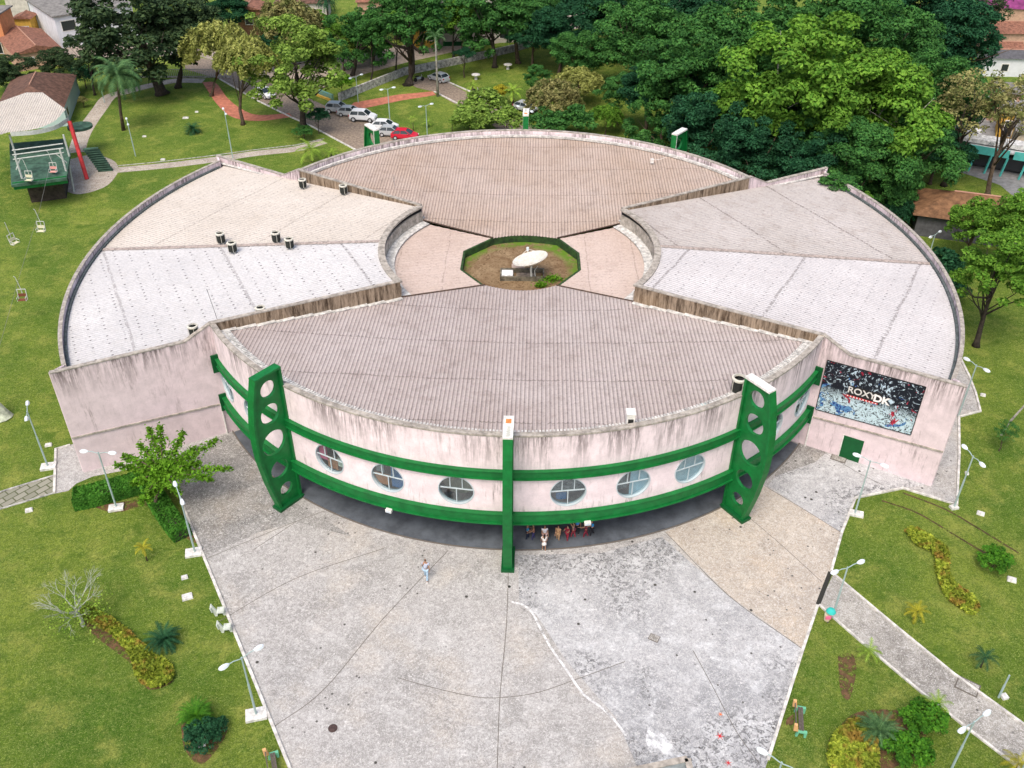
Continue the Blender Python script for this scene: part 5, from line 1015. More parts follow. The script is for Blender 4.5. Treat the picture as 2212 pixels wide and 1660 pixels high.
# ------------------------------------------------------------------ cars
def car_root(style, col, name='parked_car'):
    """three quarter size hatch or off-roader, 3.6 m long, nose towards +x"""
    suv = style == 'suv'; t = root(name, (0, 0, 0), 'x', 'car', None); body = MB(); hw = .80
    top = [(-1.72, .62), (-1.66, .90), (-1.5, .98), (.72, .96), (1.3, .86), (1.66, .72), (1.75, .5)] if suv else [(-1.75, .55), (-1.7, .82), (-1.5, .90), (.75, .86), (1.3, .74), (1.68, .60), (1.76, .42)]
    zb = .32 if suv else .24
    S_ = []
    for x, z in top:
        e = 1-(abs(x)/1.78)**6*.14; S_.append((x, hw*e, z))
    P = []; m = 6
    for x, w_, z in S_: P += [(x, -w_*.94, zb), (x, -w_, zb+.15), (x, -w_*.97, z-.06), (x, -w_*.86, z), (x, w_*.86, z), (x, w_*.97, z-.06), (x, w_, zb+.15), (x, w_*.94, zb)]
    k = 8; f = [tuple(range(k-1, -1, -1)), tuple(range((len(S_)-1)*k, len(S_)*k))]+[(i*k+j, i*k+(j+1) % k, (i+1)*k+(j+1) % k, (i+1)*k+j) for i in range(len(S_)-1) for j in range(k)]
    body.add(P, f); M_c = mat('car_'+col, dict(silver=(.50, .53, .55), white=(.74, .76, .78), red=(.55, .015, .04))[col], .28, .5, .25 if col == 'silver' else 0)
    fixn(body.build('body', M_c, t))
    g = [(-1.6, -1.35), (-1.38, -1.2), (.25, .42), (.98, .98)]; zt = 1.42 if suv else 1.28; z0 = .955 if suv else .87
    ct = MB(); A = [(-1.58, z0, .74), (-1.36, zt-.05, .60), (-1.0, zt, .60), (.05, zt, .60), (.32, zt-.04, .60), (.92, z0-.02, .74)]
    if not suv: A = [(-1.55, z0, .74), (-1.12, zt-.05, .58), (-.8, zt, .58), (.05, zt, .58), (.3, zt-.04, .58), (.98, z0-.03, .74)]
    PP = [(x, -w_, z) for x, z, w_ in A]+[(x, w_, z) for x, z, w_ in A]; n = len(A)
    ct.add(PP, [tuple(range(n)), tuple(range(2*n-1, n-1, -1))]+[(i, n+i, n+(i+1) % n, (i+1) % n) for i in range(n)]); fixn(ct.build('glasshouse', mat('car_glass', (.02, .03, .035), .12, .6), t))
    rf = MB(); B = A[1:5]; rf.add([(x, -w_*1.01, z+.012) for x, z, w_ in B]+[(x, w_*1.01, z+.012) for x, z, w_ in B]+[(x, -w_*1.01, z-.05) for x, z, w_ in B]+[(x, w_*1.01, z-.05) for x, z, w_ in B], [(0, 1, 5, 4), (1, 2, 6, 5), (2, 3, 7, 6), (8, 0, 4, 12), (3, 11, 15, 7), (0, 8, 9, 1), (1, 9, 10, 2), (2, 10, 11, 3), (4, 5, 13, 12), (5, 6, 14, 13), (6, 7, 15, 14)]); fixn(rf.build('roof', M_c, t))
    pl = MB()
    for s in (-1, 1):
        for (x0, z0_), (x1, z1_), wa, wb in (((A[0][0], A[0][1]), (A[1][0], A[1][1]), .74, .6), ((-.45, z0), (-.42, zt-.03), .745, .605), ((A[5][0], A[5][1]), (A[4][0], A[4][1]), .74, .6)): pl.tube([(x0, s*wa, z0_), (x1, s*wb, z1_)], .04, 4)
    pl.build('pillars', M_c, t); M_ty = mat('tyre', (.015, .015, .015), .8); M_rim = mat('rim', (.45, .46, .47), .4)
    for x in (-1.12, 1.12):
        for s in (-1, 1):
            R = .33 if suv else .29; wh = MB(); n = 18; P = [(x+R*math.cos(2*PI*q/n), s*(hw-.14 if e else hw+.015), R+R*math.sin(2*PI*q/n)) for e in (0, 1) for q in range(n)]
            wh.add(P, [tuple(range(n)), tuple(range(2*n-1, n-1, -1))]+[(q, n+q, n+(q+1) % n, (q+1) % n) for q in range(n)]); o = fixn(wh.build('wheel', M_ty, t)); rm = MB(); P = [(x+R*.6*math.cos(2*PI*q/n), s*(hw+(.0 if e else .03)), R+R*.6*math.sin(2*PI*q/n)) for e in (0, 1) for q in range(n)]
            rm.add(P, [tuple(range(n)), tuple(range(2*n-1, n-1, -1))]+[(q, n+q, n+(q+1) % n, (q+1) % n) for q in range(n)]); fixn(rm.build('rim', M_rim, o))
    for s in (-1, 1):
        MB().box((1.70, s*.58, .60 if suv else .52), (.1, .26, .13)).build('headlight', mat('headlight', (.8, .82, .85), .1), t); MB().box((-1.71, s*.64, .78 if suv else .7), (.06, .18, .22)).build('taillight', mat('taillight', (.45, .01, .015), .2), t)
        MB().box((.62, s*.86, z0+.03), (.12, .16, .1)).build('mirror', M_c, t)
    MB().box((1.76, 0, .36), (.05, .9, .12)).build('grille', M_ty, t); MB().box((-1.76, 0, .5), (.03, .4, .11)).build('number_plate', mat('plate', (.5, .5, .5)), t)
    return t
CARS = {}
def car(style, col, u, v, az, label, s=1.0, group='cars parked along the cobbled road'):
    k = (style, col)
    if k not in CARS: CARS[k] = t = car_root(style, col)
    else: t = copy_tree(CARS[k])
    p = G(u, v); t.location = (p.x, p.y, .015); t.rotation_euler.z = math.radians(az); t.scale = (s,)*3; t['label'] = label
    if group: t['group'] = group
    elif 'group' in t: del t['group']
car('suv', 'silver', 731, 243, -8, 'silver off-roader parked farthest from the hall in the row'); car('hatch', 'silver', 757, 250, -8, 'silver hatchback parked second in the row behind the white off-roader'); car('suv', 'white', 785, 261, -8, 'white off-roader third in the row, nearest of the upper three', 1.05)
car('hatch', 'white', 832, 280, -8, 'white car behind the left rear pylon, upper of the two'); car('hatch', 'silver', 846, 293, -8, 'silver car beside the red one behind the rear eave'); car('hatch', 'red', 875, 300, -8, 'red car showing just above the rear eave')
car('hatch', 'silver', 948, 175, -42+180, 'silver hatchback on the car park lane seen from behind', 1.0, None)
car('hatch', 'white', 572, 209, -40, 'white car driving on the cobbled road behind the olive trees', 1.05, None); car('suv', 'white', 2087, 290, -20, 'white pick-up on the grey street at the right', 1.0, None); car('hatch', 'white', 395, 128, -20, 'white car behind the fig tree on the far street', 1.0, None); car('hatch', 'silver', 1135, 240, -35, 'silver car half hidden above the central rear pylon', 1.0, None)
# motorbikes
for u, v, lab in ((905, 176, 'small motorbike parked left of the silver hatchback'), (1026, 205, 'dark motorbike at the kerb of the lane')):
    p = G(u, v); t = root('motorbike', p, lab, 'motorbike', None, .6); M_ty = MATS['tyre']
    for x in (-.6, .6): MB().lathe([(.3, -.05), (.3, .05)], 14).build('wheel', M_ty, t).matrix_local = Matrix.Translation((x, 0, .3)) @ Matrix.Rotation(PI/2, 4, 'X')
    MB().box((0, 0, .5), (.7, .22, .3)).build('engine', mat('bike_grey', (.3, .35, .38)) if u < 1000 else M_ty, t); MB().box((-.25, 0, .78), (.65, .24, .1)).build('saddle', M_ty, t); MB().tube([(.62, 0, .3), (.45, 0, 1.0)], .04, 5).build('fork', M_rim if False else MATS['rim'], t); MB().tube([(.45, -.32, 1.02), (.45, .32, 1.02)], .025, 5).build('handlebar', M_ty, t)

# ------------------------------------------------------------------ people
SKIN = mat('skin_tone', (.34, .19, .12), .6); HAIR = mat('black_hair', (.012, .01, .009), .5)
def skinned(name, J, E_, R, m, parent, sub=1, rooti=0):
    me = bpy.data.meshes.new(name); me.from_pydata([tuple(j) for j in J], E_, []); me.update(); o = bpy.data.objects.new(name, me); COL.objects.link(o); md = o.modifiers.new('skin', 'SKIN'); md.use_smooth_shade = True
    sv = me.skin_vertices[0].data
    for i, r in enumerate(R): sv[i].radius = (r if isinstance(r, tuple) else (r, r)); sv[i].use_root = (i == rooti)
    if sub: s = o.modifiers.new('sub', 'SUBSURF'); s.levels = sub; s.render_levels = sub
    dg = bpy.context.evaluated_depsgraph_get(); dg.update(); nm = bpy.data.meshes.new_from_object(o.evaluated_get(dg)); o.modifiers.clear(); o.data = nm; nm.materials.clear(); nm.materials.append(m); nm.shade_smooth(); o.parent = parent; return o
def person(label, base, h, face, shirt, trousers, group=None, stride=.12, armL=(.0, -.1), armR=(.0, .1), lean=0.0, skirt=False, longhair=False, shoes=(.6, .6, .6), sleeveless=False):
    """h tall, facing angle in degrees; arm = (forward swing, bend) per side in radians"""
    p = G(*base); t = root('person', p, label, 'person', group, math.radians(face)); s = h/1.75; V3 = lambda x, y, z: Vector((x*s, y*s, z*s))
    ln = lambda v: Vector((v.x+lean*v.z*.35, v.y, v.z))
    J = []; E_ = []; R = []
    def add(v, r, par=None): J.append(ln(v)); R.append(r*s if not isinstance(r, tuple) else tuple(k*s for k in r)); (E_.append((par, len(J)-1)) if par is not None else 0); return len(J)-1
    pel = add(V3(0, 0, .95), (.115, .15)); wst = add(V3(0, 0, 1.12), (.095, .125), pel); ch = add(V3(0, 0, 1.33), (.115, .16), wst); nk = add(V3(0, 0, 1.47), .055, ch); hd = add(V3(.01, 0, 1.56), .075, nk); h2 = add(V3(.02, 0, 1.66), .088, hd); h3 = add(V3(.0, 0, 1.73), .05, h2); add(V3(.105, 0, 1.63), .012, h2)
    legs = {}; arms = {}
    for sg, st in ((1, stride), (-1, -stride)):
        a = add(V3(0, .085*sg, .88), .085, pel); kn = add(V3(st*.9+.04, .09*sg, .49), .058, a); an = add(V3(st*1.6, .095*sg, .09), .038, kn); he = add(V3(st*1.6-.03, .095*sg, .045), .035, an); to = add(V3(st*1.6+.17, .1*sg, .03), .028, an); legs[sg] = (a, kn, an, to)
    for sg, (sw, bd) in ((1, armL), (-1, armR)):
        sh = add(V3(0, .17*sg, 1.40), .055, ch); el = V3(math.sin(sw)*.28, .22*sg, 1.40-math.cos(sw)*.28); e = add(el, .042, sh); w2 = sw+bd; wr_ = el+V3(math.sin(w2)*.25, .0, -math.cos(w2)*.25); w_ = add(wr_, .028, e); d = V3(math.sin(w2), 0, -math.cos(w2)); pm_ = add(wr_+d*.06, (.018, .036), w_); sd = Vector((0, 1, 0)); arms[sg] = (sh, e, w_)
        for k, (o_, l) in enumerate(((-.03, .07), (-.01, .085), (.01, .08), (.028, .065))): f1 = add(wr_+d*(.1)+sd*o_*s, .008, pm_); add(wr_+d*(.1+l)+sd*o_*s+V3(.015, 0, 0), .007, f1)
        th = add(wr_+d*.04+V3(.04, 0, 0), .009, pm_)
    skinned('body', J, E_, R, SKIN, t)
    def cloth(nm, idx, ed, rr, m): skinned(nm, [J[i] for i in idx], ed, [k*s if not isinstance(k, tuple) else tuple(q*s for q in k) for k in rr], m, t)
    m1 = mat('cloth_%s' % '_'.join(map(str, shirt)), shirt, .9, noise=.2, nscale=9); m2 = mat('cloth_%s' % '_'.join(map(str, trousers)), trousers, .9, noise=.2, nscale=9)
    mid = lambda a, b_: (J[a]+J[b_])/2
    J2 = [J[pel]+Vector((0, 0, .02*s)), J[wst], J[ch]]; E2 = [(0, 1), (1, 2)]; R2 = [(.135, .172), (.12, .15), (.135, .18)]
    if not sleeveless:
        for sg in (1, -1): J2 += [J[arms[sg][0]], mid(arms[sg][0], arms[sg][1])]; E2 += [(2, len(J2)-2), (len(J2)-2, len(J2)-1)]; R2 += [.072, .066]
    skinned('shirt', J2, E2, [k*s if not isinstance(k, tuple) else tuple(q*s for q in k) for k in R2], m1, t)
    if skirt: J3 = [J[pel]+Vector((0, 0, .05*s)), J[pel]-Vector((0, 0, .25*s)), J[pel]-Vector((0, 0, .38*s))]; skinned('skirt', J3, [(0, 1), (1, 2)], [(.13*s, .16*s), (.17*s, .2*s), (.18*s, .22*s)], m2, t)
    else:
        J3 = [J[pel]]; E3 = []; R3 = [(.128, .162)]
        for sg in (1, -1):
            a, kn, an, to = legs[sg]; J3 += [J[a], J[kn], J[an]+Vector((0, 0, .03*s))]; n0 = len(J3)-3; E3 += [(0, n0), (n0, n0+1), (n0+1, n0+2)]; R3 += [.098, .07, .055]
        skinned('trousers', J3, E3, [k*s if not isinstance(k, tuple) else tuple(q*s for q in k) for k in R3], m2, t)
    for sg in (1, -1): a = J[legs[sg][2]]; MB().box((a.x+.06*s, a.y, .035*s), (.27*s, .09*s, .07*s), 0, .8).build('shoe', mat('shoe_%s' % '_'.join(map(str, shoes)), shoes), t)
    hh = [J[h2]+V3(-.035, 0, .045), J[h2]+V3(-.05, 0, -.02)]+([J[hd]+V3(-.085, 0, -.12), J[hd]+V3(-.1, 0, -.3)] if longhair else []); skinned('hair', hh, [(i, i+1) for i in range(len(hh)-1)], [.09*s, .08*s]+([.07*s, .05*s] if longhair else []), HAIR, t)
    for sg in (1, -1): q = J[h2]+V3(.088, .032*sg, -.005); MB().lathe([(.004*s, -.008*s), (.011*s, 0), (.004*s, .008*s)], 6, tuple(q)).build('eye', HAIR, t)
    return t
PG = 'people waiting under the overhang'
person('man in a grey T-shirt and pale blue jeans walking across the plaza', (921, 1253), 1.9, 85, (.42, .47, .58), (.36, .50, .62), None, .14, (.3, .2), (-.3, .3), .05)
person('child in a bright blue shirt and dark trousers left of the group', (1139, 1166), 1.45, 10, (.03, .30, .55), (.02, .03, .06), PG, .08, (.6, .9), (.5, .9)); person('child in a brown sleeveless top facing the blue shirted child', (1152, 1167), 1.45, 190, (.22, .09, .07), (.05, .05, .15), PG, .08, (.7, .6), (.2, .4), sleeveless=True)
person('person in a white top with dark hair standing behind the long haired woman', (1176, 1172), 1.6, -80, (.72, .70, .74), (.6, .42, .42), PG, .05, (.2, .3), (.2, .3)); person('woman in a white dress with long dark hair nearest the kerb', (1175, 1190), 1.6, 95, (.80, .78, .76), (.78, .76, .74), PG, .06, (.1, .3), (.1, .3), 0, True, True)
person('small child in a sand coloured outfit in the middle of the group', (1205, 1168), 1.4, -100, (.50, .30, .16), (.42, .26, .14), PG, .06, (.5, 1.2), (.2, .5)); person('child in a maroon outfit with hands raised to the face', (1225, 1168), 1.4, -120, (.22, .015, .04), (.24, .02, .04), PG, .1, (.9, 1.5), (.8, 1.4))
person('child in a purple vest raising one arm', (1238, 1163), 1.45, 150, (.10, .03, .16), (.28, .04, .06), PG, .1, (2.6, .2), (.2, .3), sleeveless=True); person('adult in a blue shirt and black trousers standing behind the children', (1246, 1155), 1.6, -90, (.06, .25, .60), (.015, .015, .02), PG, .06, (.4, 1.2), (.4, 1.1))
person('child in a dark red outfit reaching out with one arm', (1265, 1162), 1.45, 180, (.18, .015, .04), (.20, .02, .04), PG, .12, (1.5, .1), (.3, .4)); person('teenager in a bright blue shirt and black shorts at the right end of the group', (1279, 1158), 1.55, 195, (.03, .28, .60), (.015, .015, .02), PG, .12, (1.2, .3), (.9, .4), .15)
# ------------------------------------------------------------------ buildings around the park
M_tile = mat('clay_tiles', (.25, .115, .075), noise=.5, nscale=2.5, bump=.8, bscale=5); M_tiled = mat('old_tiles', (.13, .07, .05), noise=.5, nscale=2, bump=.9, bscale=5); M_tileb = mat('brown_tiles', (.19, .10, .05), noise=.5, nscale=1.2, bump=.8, bscale=5)
M_rgrey = mat('grey_roofing', (.22, .21, .195), noise=.4, nscale=1.5); M_dkgrey = mat('dark_roofing', (.10, .10, .11), noise=.3, nscale=2); M_hw = mat('house_white', (.68, .70, .74), noise=.12, nscale=1); M_cream = mat('house_cream', (.52, .49, .44), noise=.25, nscale=1.2)
M_yel = mat('house_yellow', (.62, .38, .07), noise=.2, nscale=2); M_brick = mat('house_brick', (.30, .15, .08), noise=.35, nscale=3, bump=.4, bscale=8); M_pinkh = mat('house_pink', (.52, .33, .24), noise=.25, nscale=2); M_orange = mat('house_orange', (.60, .25, .11), noise=.2, nscale=2)
M_win = mat('window_dark', (.03, .035, .04), .2, .5); M_teal = mat('teal_paint', (.09, .46, .42), noise=.15, nscale=2); M_grl = mat('grey_wall_paint', (.50, .52, .52), noise=.25, nscale=2)
def house(label, name, u, v, w_, d, h, rz, wallm, roofm, roof='hip', wins=(), zref=0, ov=.35, rh=1.2, cat='house', B=None, C=None, BR=None):
    """front left ground corner at the surveyed point; w along local x, d along local y"""
    p = G(u, v, zref); W0 = w_
    if B: q = G(*B, zref)-p; rz = math.degrees(math.atan2(q.y, q.x)); w_ = q.length
    if BR: q = G(*BR, zref)-G(*B, zref); d = q.length; rz = math.degrees(math.atan2(q.y, q.x))-90; w_ = W0; p = G(*B, zref)-Vector((math.cos(math.radians(rz)), math.sin(math.radians(rz)), 0))*w_
    if C:
        q = G(*C, zref)-p; d = q.length
        if not B: rz = math.degrees(math.atan2(q.y, q.x))-90
    t = root(name, (p.x, p.y, 0), label, cat, None, math.radians(rz)); MB().box((w_/2, d/2, h/2), (w_, d, h)).build('wall', wallm, t)
    x0, y0, x1, y1 = -ov, -ov, w_+ov, d+ov
    if roof == 'flat': MB().box((w_/2, d/2, h+.12), (w_+ov*2, d+ov*2, .2)).build('roof', roofm, t)
    else:
        k = min(w_, d)/2+ov if roof == 'hip' else 0; mb = MB()
        if w_ >= d: a, b_ = (x0+k, d/2, h+rh), (x1-k, d/2, h+rh); fs = [(0, 1, 5, 4), (2, 3, 4, 5), (1, 2, 5), (3, 0, 4), (3, 2, 1, 0)]
        else: a, b_ = (w_/2, y0+k, h+rh), (w_/2, y1-k, h+rh); fs = [(0, 1, 4), (1, 2, 5, 4), (2, 3, 5), (3, 0, 4, 5), (3, 2, 1, 0)]
        rf = mb.add([(x0, y0, h+.02), (x1, y0, h+.02), (x1, y1, h+.02), (x0, y1, h+.02), a, b_], fs).build('roof', roofm, t); r2 = MB().tube([a, b_], .12, 5); r2.build('ridge', mat('ridge_tile', (.36, .2, .14)), rf)
        MB().arc(0, 0, 0, 0, 0, 0, 1) if False else None
    for face, a, z, ww, hh in wins:
        if face == 'f': c, s, fr = (a, -.03, z), (ww, .06, hh), (ww+.24, .05, hh+.24)
        elif face == 'r': c, s, fr = (w_+.03, a, z), (.06, ww, hh), (.05, ww+.24, hh+.24)
        else: c, s, fr = (-.03, a, z), (.06, ww, hh), (.05, ww+.24, hh+.24)
        o = MB().box(c, s).build('window', M_win, t); MB().box(tuple(q*(.7 if abs(q) < .05 else 1) for q in c), fr).build('window_frame', M_wpaint, o)
    return t
# upper left
house('white two storey house with a grey roof behind the fig tree', 'white_house', 134, 105, 13, 9, 5.0, -4, M_hw, M_rgrey, 'flat', [('f', 2.0, 3.4, 2.2, 1.5), ('f', 6.5, 3.4, 2.4, 1.5), ('f', 9.5, 3.4, 1.6, 1.5), ('f', 4.5, 1.2, 1.6, 1.1)], ov=.35, C=(77, 65)); p = G(134, 105); t = root('white_balcony', (p.x, p.y, 0), 'white balcony slab over the front of the white house', 'balcony') if False else None
house('low house with a red brown tiled roof below the white house', 'tiled_house', 32, 119, 7.5, 5.5, 2.6, 16, M_pinkh, M_tile, 'gable', [('f', 2, 1.3, 1, 1)], rh=1.0, zref=2.6, B=(128, 104), C=(38, 72))
house('small yellow house with a red tiled porch roof', 'yellow_house', 40, 86, 2.8, 3.0, 3.4, 5, M_yel, M_tile, 'gable', [('f', 1.4, 1.5, 1.7, 1.2)], rh=.6)
house('orange house at the top left corner', 'orange_house', -35, 118, 4.2, 5, 6.2, 3, M_orange, M_rgrey, 'flat', [('f', 2.2, 1.2, 3.2, 2.0)]); p = G(-35, 118); t = root('awning', (p.x, p.y, 0), 'green sloping awning on the orange house', 'awning'); MB().box((2.0, -.7, 2.5), (4.6, 1.5, .12)).build('awning_sheet', M_green, t); MB().tube([(4.1, -1.3, 0), (4.1, -1.3, 2.5)], .06, 5).build('post', M_wpaint, t)
house('grey roofed house behind the yellow house', 'grey_roofed_house', 22, 42, 4.0, 5, 4.2, 0, M_cream, M_rgrey, 'gable', [], rh=1)
house('brick house between the garden trees at the top', 'brick_house', 518, 76, 4, 5, 4.2, 3, M_brick, M_tile, 'gable', [('f', 2, 2.4, 1.2, 1.2)], rh=.7)
house('pale house with a dark red roof at the top edge', 'red_roofed_house', 600, 48, 9, 7, 3.2, 4, M_cream, M_tiled, 'hip', [('f', 3, 1.7, 1.2, 1.1), ('f', 6.5, 1.7, 1.2, 1.1)], rh=1.3)
house('pinkish house with a tiled roof at the top edge', 'pink_house', 775, 45, 8, 6, 3.2, 6, M_pinkh, M_tile, 'hip', [('f', 2.5, 1.7, 1.2, 1.1), ('f', 5.5, 1.7, 1.2, 1.1)], rh=1.2)
house('yellow house half hidden behind the tall clustered trunks', 'ochre_house', 893, 104, 4.0, 6, 5.8, 4, M_yel, M_tile, 'flat', [('f', 1.2, 4.2, .8, 1.1), ('f', 2.9, 1.8, .9, 1.2)])
house('cream apartment block behind the trees at the top centre', 'apartment_block', 950, 96, 16, 10, 8.4, 6, M_cream, M_rgrey, 'flat', [('f', 1.5, 5.6, 1.2, 1.3), ('f', 4.2, 5.6, 1.2, 1.3), ('f', 8, 5.6, 1.2, 1.3), ('f', 1.5, 2.4, 1.2, 1.3), ('f', 12, 2, 3.4, 2.4), ('f', 12, 5.6, 1.6, 1.3), ('f', 14.6, 5.6, 1.2, 1.3)], cat='building')
p = G(960, 100); t = root('green_fence', p, 'low green fence in front of the cream apartment block', 'fence', None, .10); MB().box((4, 0, .35), (8.5, .1, .7)).build('fence_panel', M_green_d, t); [MB().box((k*2.1, 0, .42), (.12, .14, .84)).build('fence_post', M_green_d, t) for k in range(5)]
p = G(520, 140); t = root('shop_sign', (p.x, p.y, 0), 'blue and green striped shop sign at the street corner', 'sign', None, -.3); MB().box((0, 0, 1.5), (1.4, .12, 3.0)).build('sign_board', mat('sign_blue', (.05, .25, .48), noise=.3, nscale=5), t); MB().box((-.95, 0, 1.6), (.42, .14, 3.0)).build('sign_edge', mat('sign_green', (.05, .42, .30)), t)
# stone wall that splits into a fence
pts = gp([(733, 219), (790, 196), (845, 174), (873, 163), (903, 157), (1000, 137), (1106, 113), (1160, 98)]); t = root('stone_wall', (pts[0][0], pts[0][1], 0), 'long low white stone wall between the lawn and the far street', 'wall')
for i in range(len(pts)-1):
    a, c = Vector(pts[i])-Vector(pts[0]), Vector(pts[i+1])-Vector(pts[0]); L = (c-a).length; mb = MB().wall(tuple(a), tuple(c), [(0, 0), (L+.05, 0), (L+.05, 1.15), (0, 1.15)], .3); mb.build('wall_segment', M_stone, t)
pts = gp([(1106, 65), (1160, 50), (1230, 30)])
p = G(700, 212); t = root('painted_kerb_wall', p, 'low wall painted yellow and green at the road fork', 'wall'); MB().box((.3, .2, .4), (3.2, .3, .8), -.75).build('wall_body', mat('mural_green', (.22, .32, .18), noise=.4, nscale=2, col2=(.10, .30, .32)), t); MB().box((-.05, -.2, .15), (3.2, .25, .3), -.75).build('yellow_base', M_yel, t)
# garden wall and fence behind the fig tree
p = G(300, 168); t = root('iron_fence', p, 'pale iron fence behind the fig tree', 'fence', None, .02); mb = MB(); [mb.box((k*.3, 0, .65), (.05, .05, 1.3)) for k in range(48)]; mb.box((7, 0, 1.25), (14.2, .06, .06)); mb.box((7, 0, .2), (14.2, .06, .06)); o = mb.build('fence_bars', mat('fence_grey', (.38, .38, .36)), t); o['kind'] = 'stuff'; MB().box((7, 0, .09), (14.4, .16, .18)).build('fence_base', M_stone, t)
# right side
house('long brown tiled roof building beside the right lawn', 'tiled_pavilion', 1972, 508, 12, 6.5, 2.5, -18, M_dkgrey, M_tileb, 'hip', [], rh=1.7, ov=.6)
house('brick red tiled house at the upper right edge', 'terrace_house', 2118, 112, 9, 6, 3.0, -2, M_pinkh, M_tile, 'gable', [('f', 2, 1.6, 1, 1)], rh=1.2); house('dark roofed house right of the wood', 'dark_roofed_house', 2122, 165, 8, 4, 2.8, -3, M_hw, M_dkgrey, 'gable', [('f', 3, 1.4, 1, 1)], rh=.8)
house('low white house with a brown tiled patch right of the wood', 'white_cottage', 2128, 145, 5, 3, 3.0, -3, M_hw, M_tile, 'gable', [], rh=.6); house('house with a purple tinted roof at the top right corner', 'purple_roofed_house', 2125, 55, 9, 6, 3, -6, M_pinkh, mat('purple_roof', (.22, .04, .15), noise=.4, nscale=1), 'hip', [], rh=1.4)
house('blue white building with pillars at the top right corner', 'pillared_house', 2130, 18, 10, 6, 3.6, -8, mat('pale_blue_wall', (.35, .55, .62)), M_rgrey, 'flat', [('f', 2, 1.4, 1.4, 1.6), ('f', 5, 1.4, 1.4, 1.6)])
house('pink and grey house front behind the bare trees at the right', 'pink_grey_house', 2130, 260, 3.4, 4, 4.0, -20, M_pinkh, M_rgrey, 'flat', [('f', 2.4, 2.4, .9, 1.4)]); house('yellow shop front across the grey street', 'yellow_shop', 2150, 296, 5, 4, 3.4, -22, M_yel, M_rgrey, 'flat', [('f', 1.2, 1.3, 1.0, 2.0), ('f', 3.2, 1.6, 1.8, 1.2)], cat='shop')
house('beige wall of a house at the right edge behind bare trees', 'beige_house', 2180, 345, 7, 5, 3.6, -22, mat('beige_wall', (.55, .48, .36), noise=.25, nscale=1.5), M_rgrey, 'flat', [])
# teal and white bus shelter building
p = G(1994, 352); rzz = math.radians(-27); t = root('market_hall', p, 'long grey building with a teal fascia on slanted teal pillars at the right', 'building', None, rzz)
MB().box((10.5, 3.2, 1.35), (19, .2, 2.7)).build('rear_wall', M_grl, t); MB().box((10.5, 1.7, 2.85), (19, 3.0, .16)).build('roof', M_grl, t)
for x0, ln in ((4.2, 5.6), (10.3, 8.6)): MB().box((x0+ln/2-.6, .05, 2.75), (ln, .14, .95)).build('fascia', M_teal, t)
MB().box((10.5, 2.2, 3.35), (19, 2.0, .5)).build('upper_fascia', mat('mottled_white', (.60, .60, .58), noise=.5, nscale=2.5), t)
for x in (0, 1.9, 3.7, 5.3, 7.1, 8.9, 11.0, 12.9, 14.8, 16.7): MB().tube([(x, -.1, 0), (x+.25, -.05, 2.35)], .13, 4).build('pillar', M_teal if x > 3 else M_wpaint, t)
MB().box((9, 2.3, 1.1), (13, 1.4, 1.6)).build('dark_opening', M_win, t)
text('AS DE', .62, (7.4, 1.15, 3.36), mat('letter_grey', (.14, .17, .18)), t, (math.radians(70), 0, 0)); text('SPORT', .55, (8.3, 1.05, 3.0), MATS['letter_grey'], t, (math.radians(70), 0, 0)) if False else None
# green awning behind the far corner of the right wing
p = G(1840, 400, 4); t = root('green_awning', (p.x, p.y, 0), 'bright green slanted awning among the trees past the right wing', 'awning'); MB().add([(-.8, 0, 4.2), (1.0, .9, 4.4), (1.5, 1.1, 6.1), (-.2, .6, 6.1)], [(0, 1, 2, 3)]).add([(-.8, .1, 4.2), (1.0, 1.0, 4.4), (1.5, 1.2, 6.1), (-.2, .7, 6.1)], [(3, 2, 1, 0)]).build('awning_sheet', mat('bright_green_paint', (.01, .40, .10)), t); MB().box((.6, .3, 3.95), (2.6, .5, .25), .4).build('beam', M_cope, t); MB().tube([(.2, .4, 0), (.2, .4, 4)], .15, 6).build('post', M_cope, t)
house('tiled pavilion with an old brown roof behind the chairlift station', 'old_pavilion', 8, 240, 8.5, 6.5, 2.6, 22, mat('teal_white_wall', (.42, .55, .53)), M_tiled, 'hip', [('r', 2, 1.4, 1, 1)], rh=2.0, ov=.2, zref=2.6, B=(136, 232), BR=(163, 162))
# ------------------------------------------------------------------ chairlift station at the left
p = G(20, 420); t = root('chairlift_station', p, 'chairlift station with ribbed white roof, green deck and red slanted column', 'station'); O = p
def L3(u, v, z): return G(u, v, z)-O
M_ribw = roof_mat('shed_sheets', (.48, .44, .39), (.56, .52, .47), 0, 50, 0, .5, (.20, .18, .16), .35); M_dk = mat('deck_green', (.05, .11, .075), noise=.5, nscale=1.5); M_steel = mat('white_steel', (.50, .52, .49), noise=.2, nscale=4); M_redp = mat('red_column', (.50, .045, .05), noise=.3, nscale=2)
zr = 6.4; apex = L3(88, 203, zr+1.0); edge = smooth_line([tuple(L3(*q, zr).xy) for q in ((148, 258), (120, 275), (75, 286), (23, 290))], 6); back = [tuple(L3(*q, zr).xy) for q in ((20, 290), (0, 296), (-60, 300), (-60, 262))] + [tuple(L3(*q, zr+1.7).xy) for q in ((58, 204), (93, 204))]
rf = ribbed('shed_roof', edge+back, (0.12, -1), lambda q: zr+.2+max(0, min(1.7, 1.7*(q.y-edge[-1][1])/(back[-1][1]-edge[-1][1]))), M_ribw, t, .28, .05); mb = MB()
for i in range(len(edge)-1): a, b_ = Vector(edge[i]), Vector(edge[i+1]); Ln = (b_-a).length; mb.wall(tuple(a), tuple(b_), [(0, zr-.25), (Ln, zr-.25), (Ln, zr+.22), (0, zr+.22)], .1)
mb.build('fascia', M_steel, t)
zd = 3.6; deck = [tuple(L3(*q, zd).xy) for q in ((24, 400), (144, 385), (152, 330), (140, 300), (20, 310))]; MB().prism(deck, zd-.3, zd).build('deck', M_dk, t)
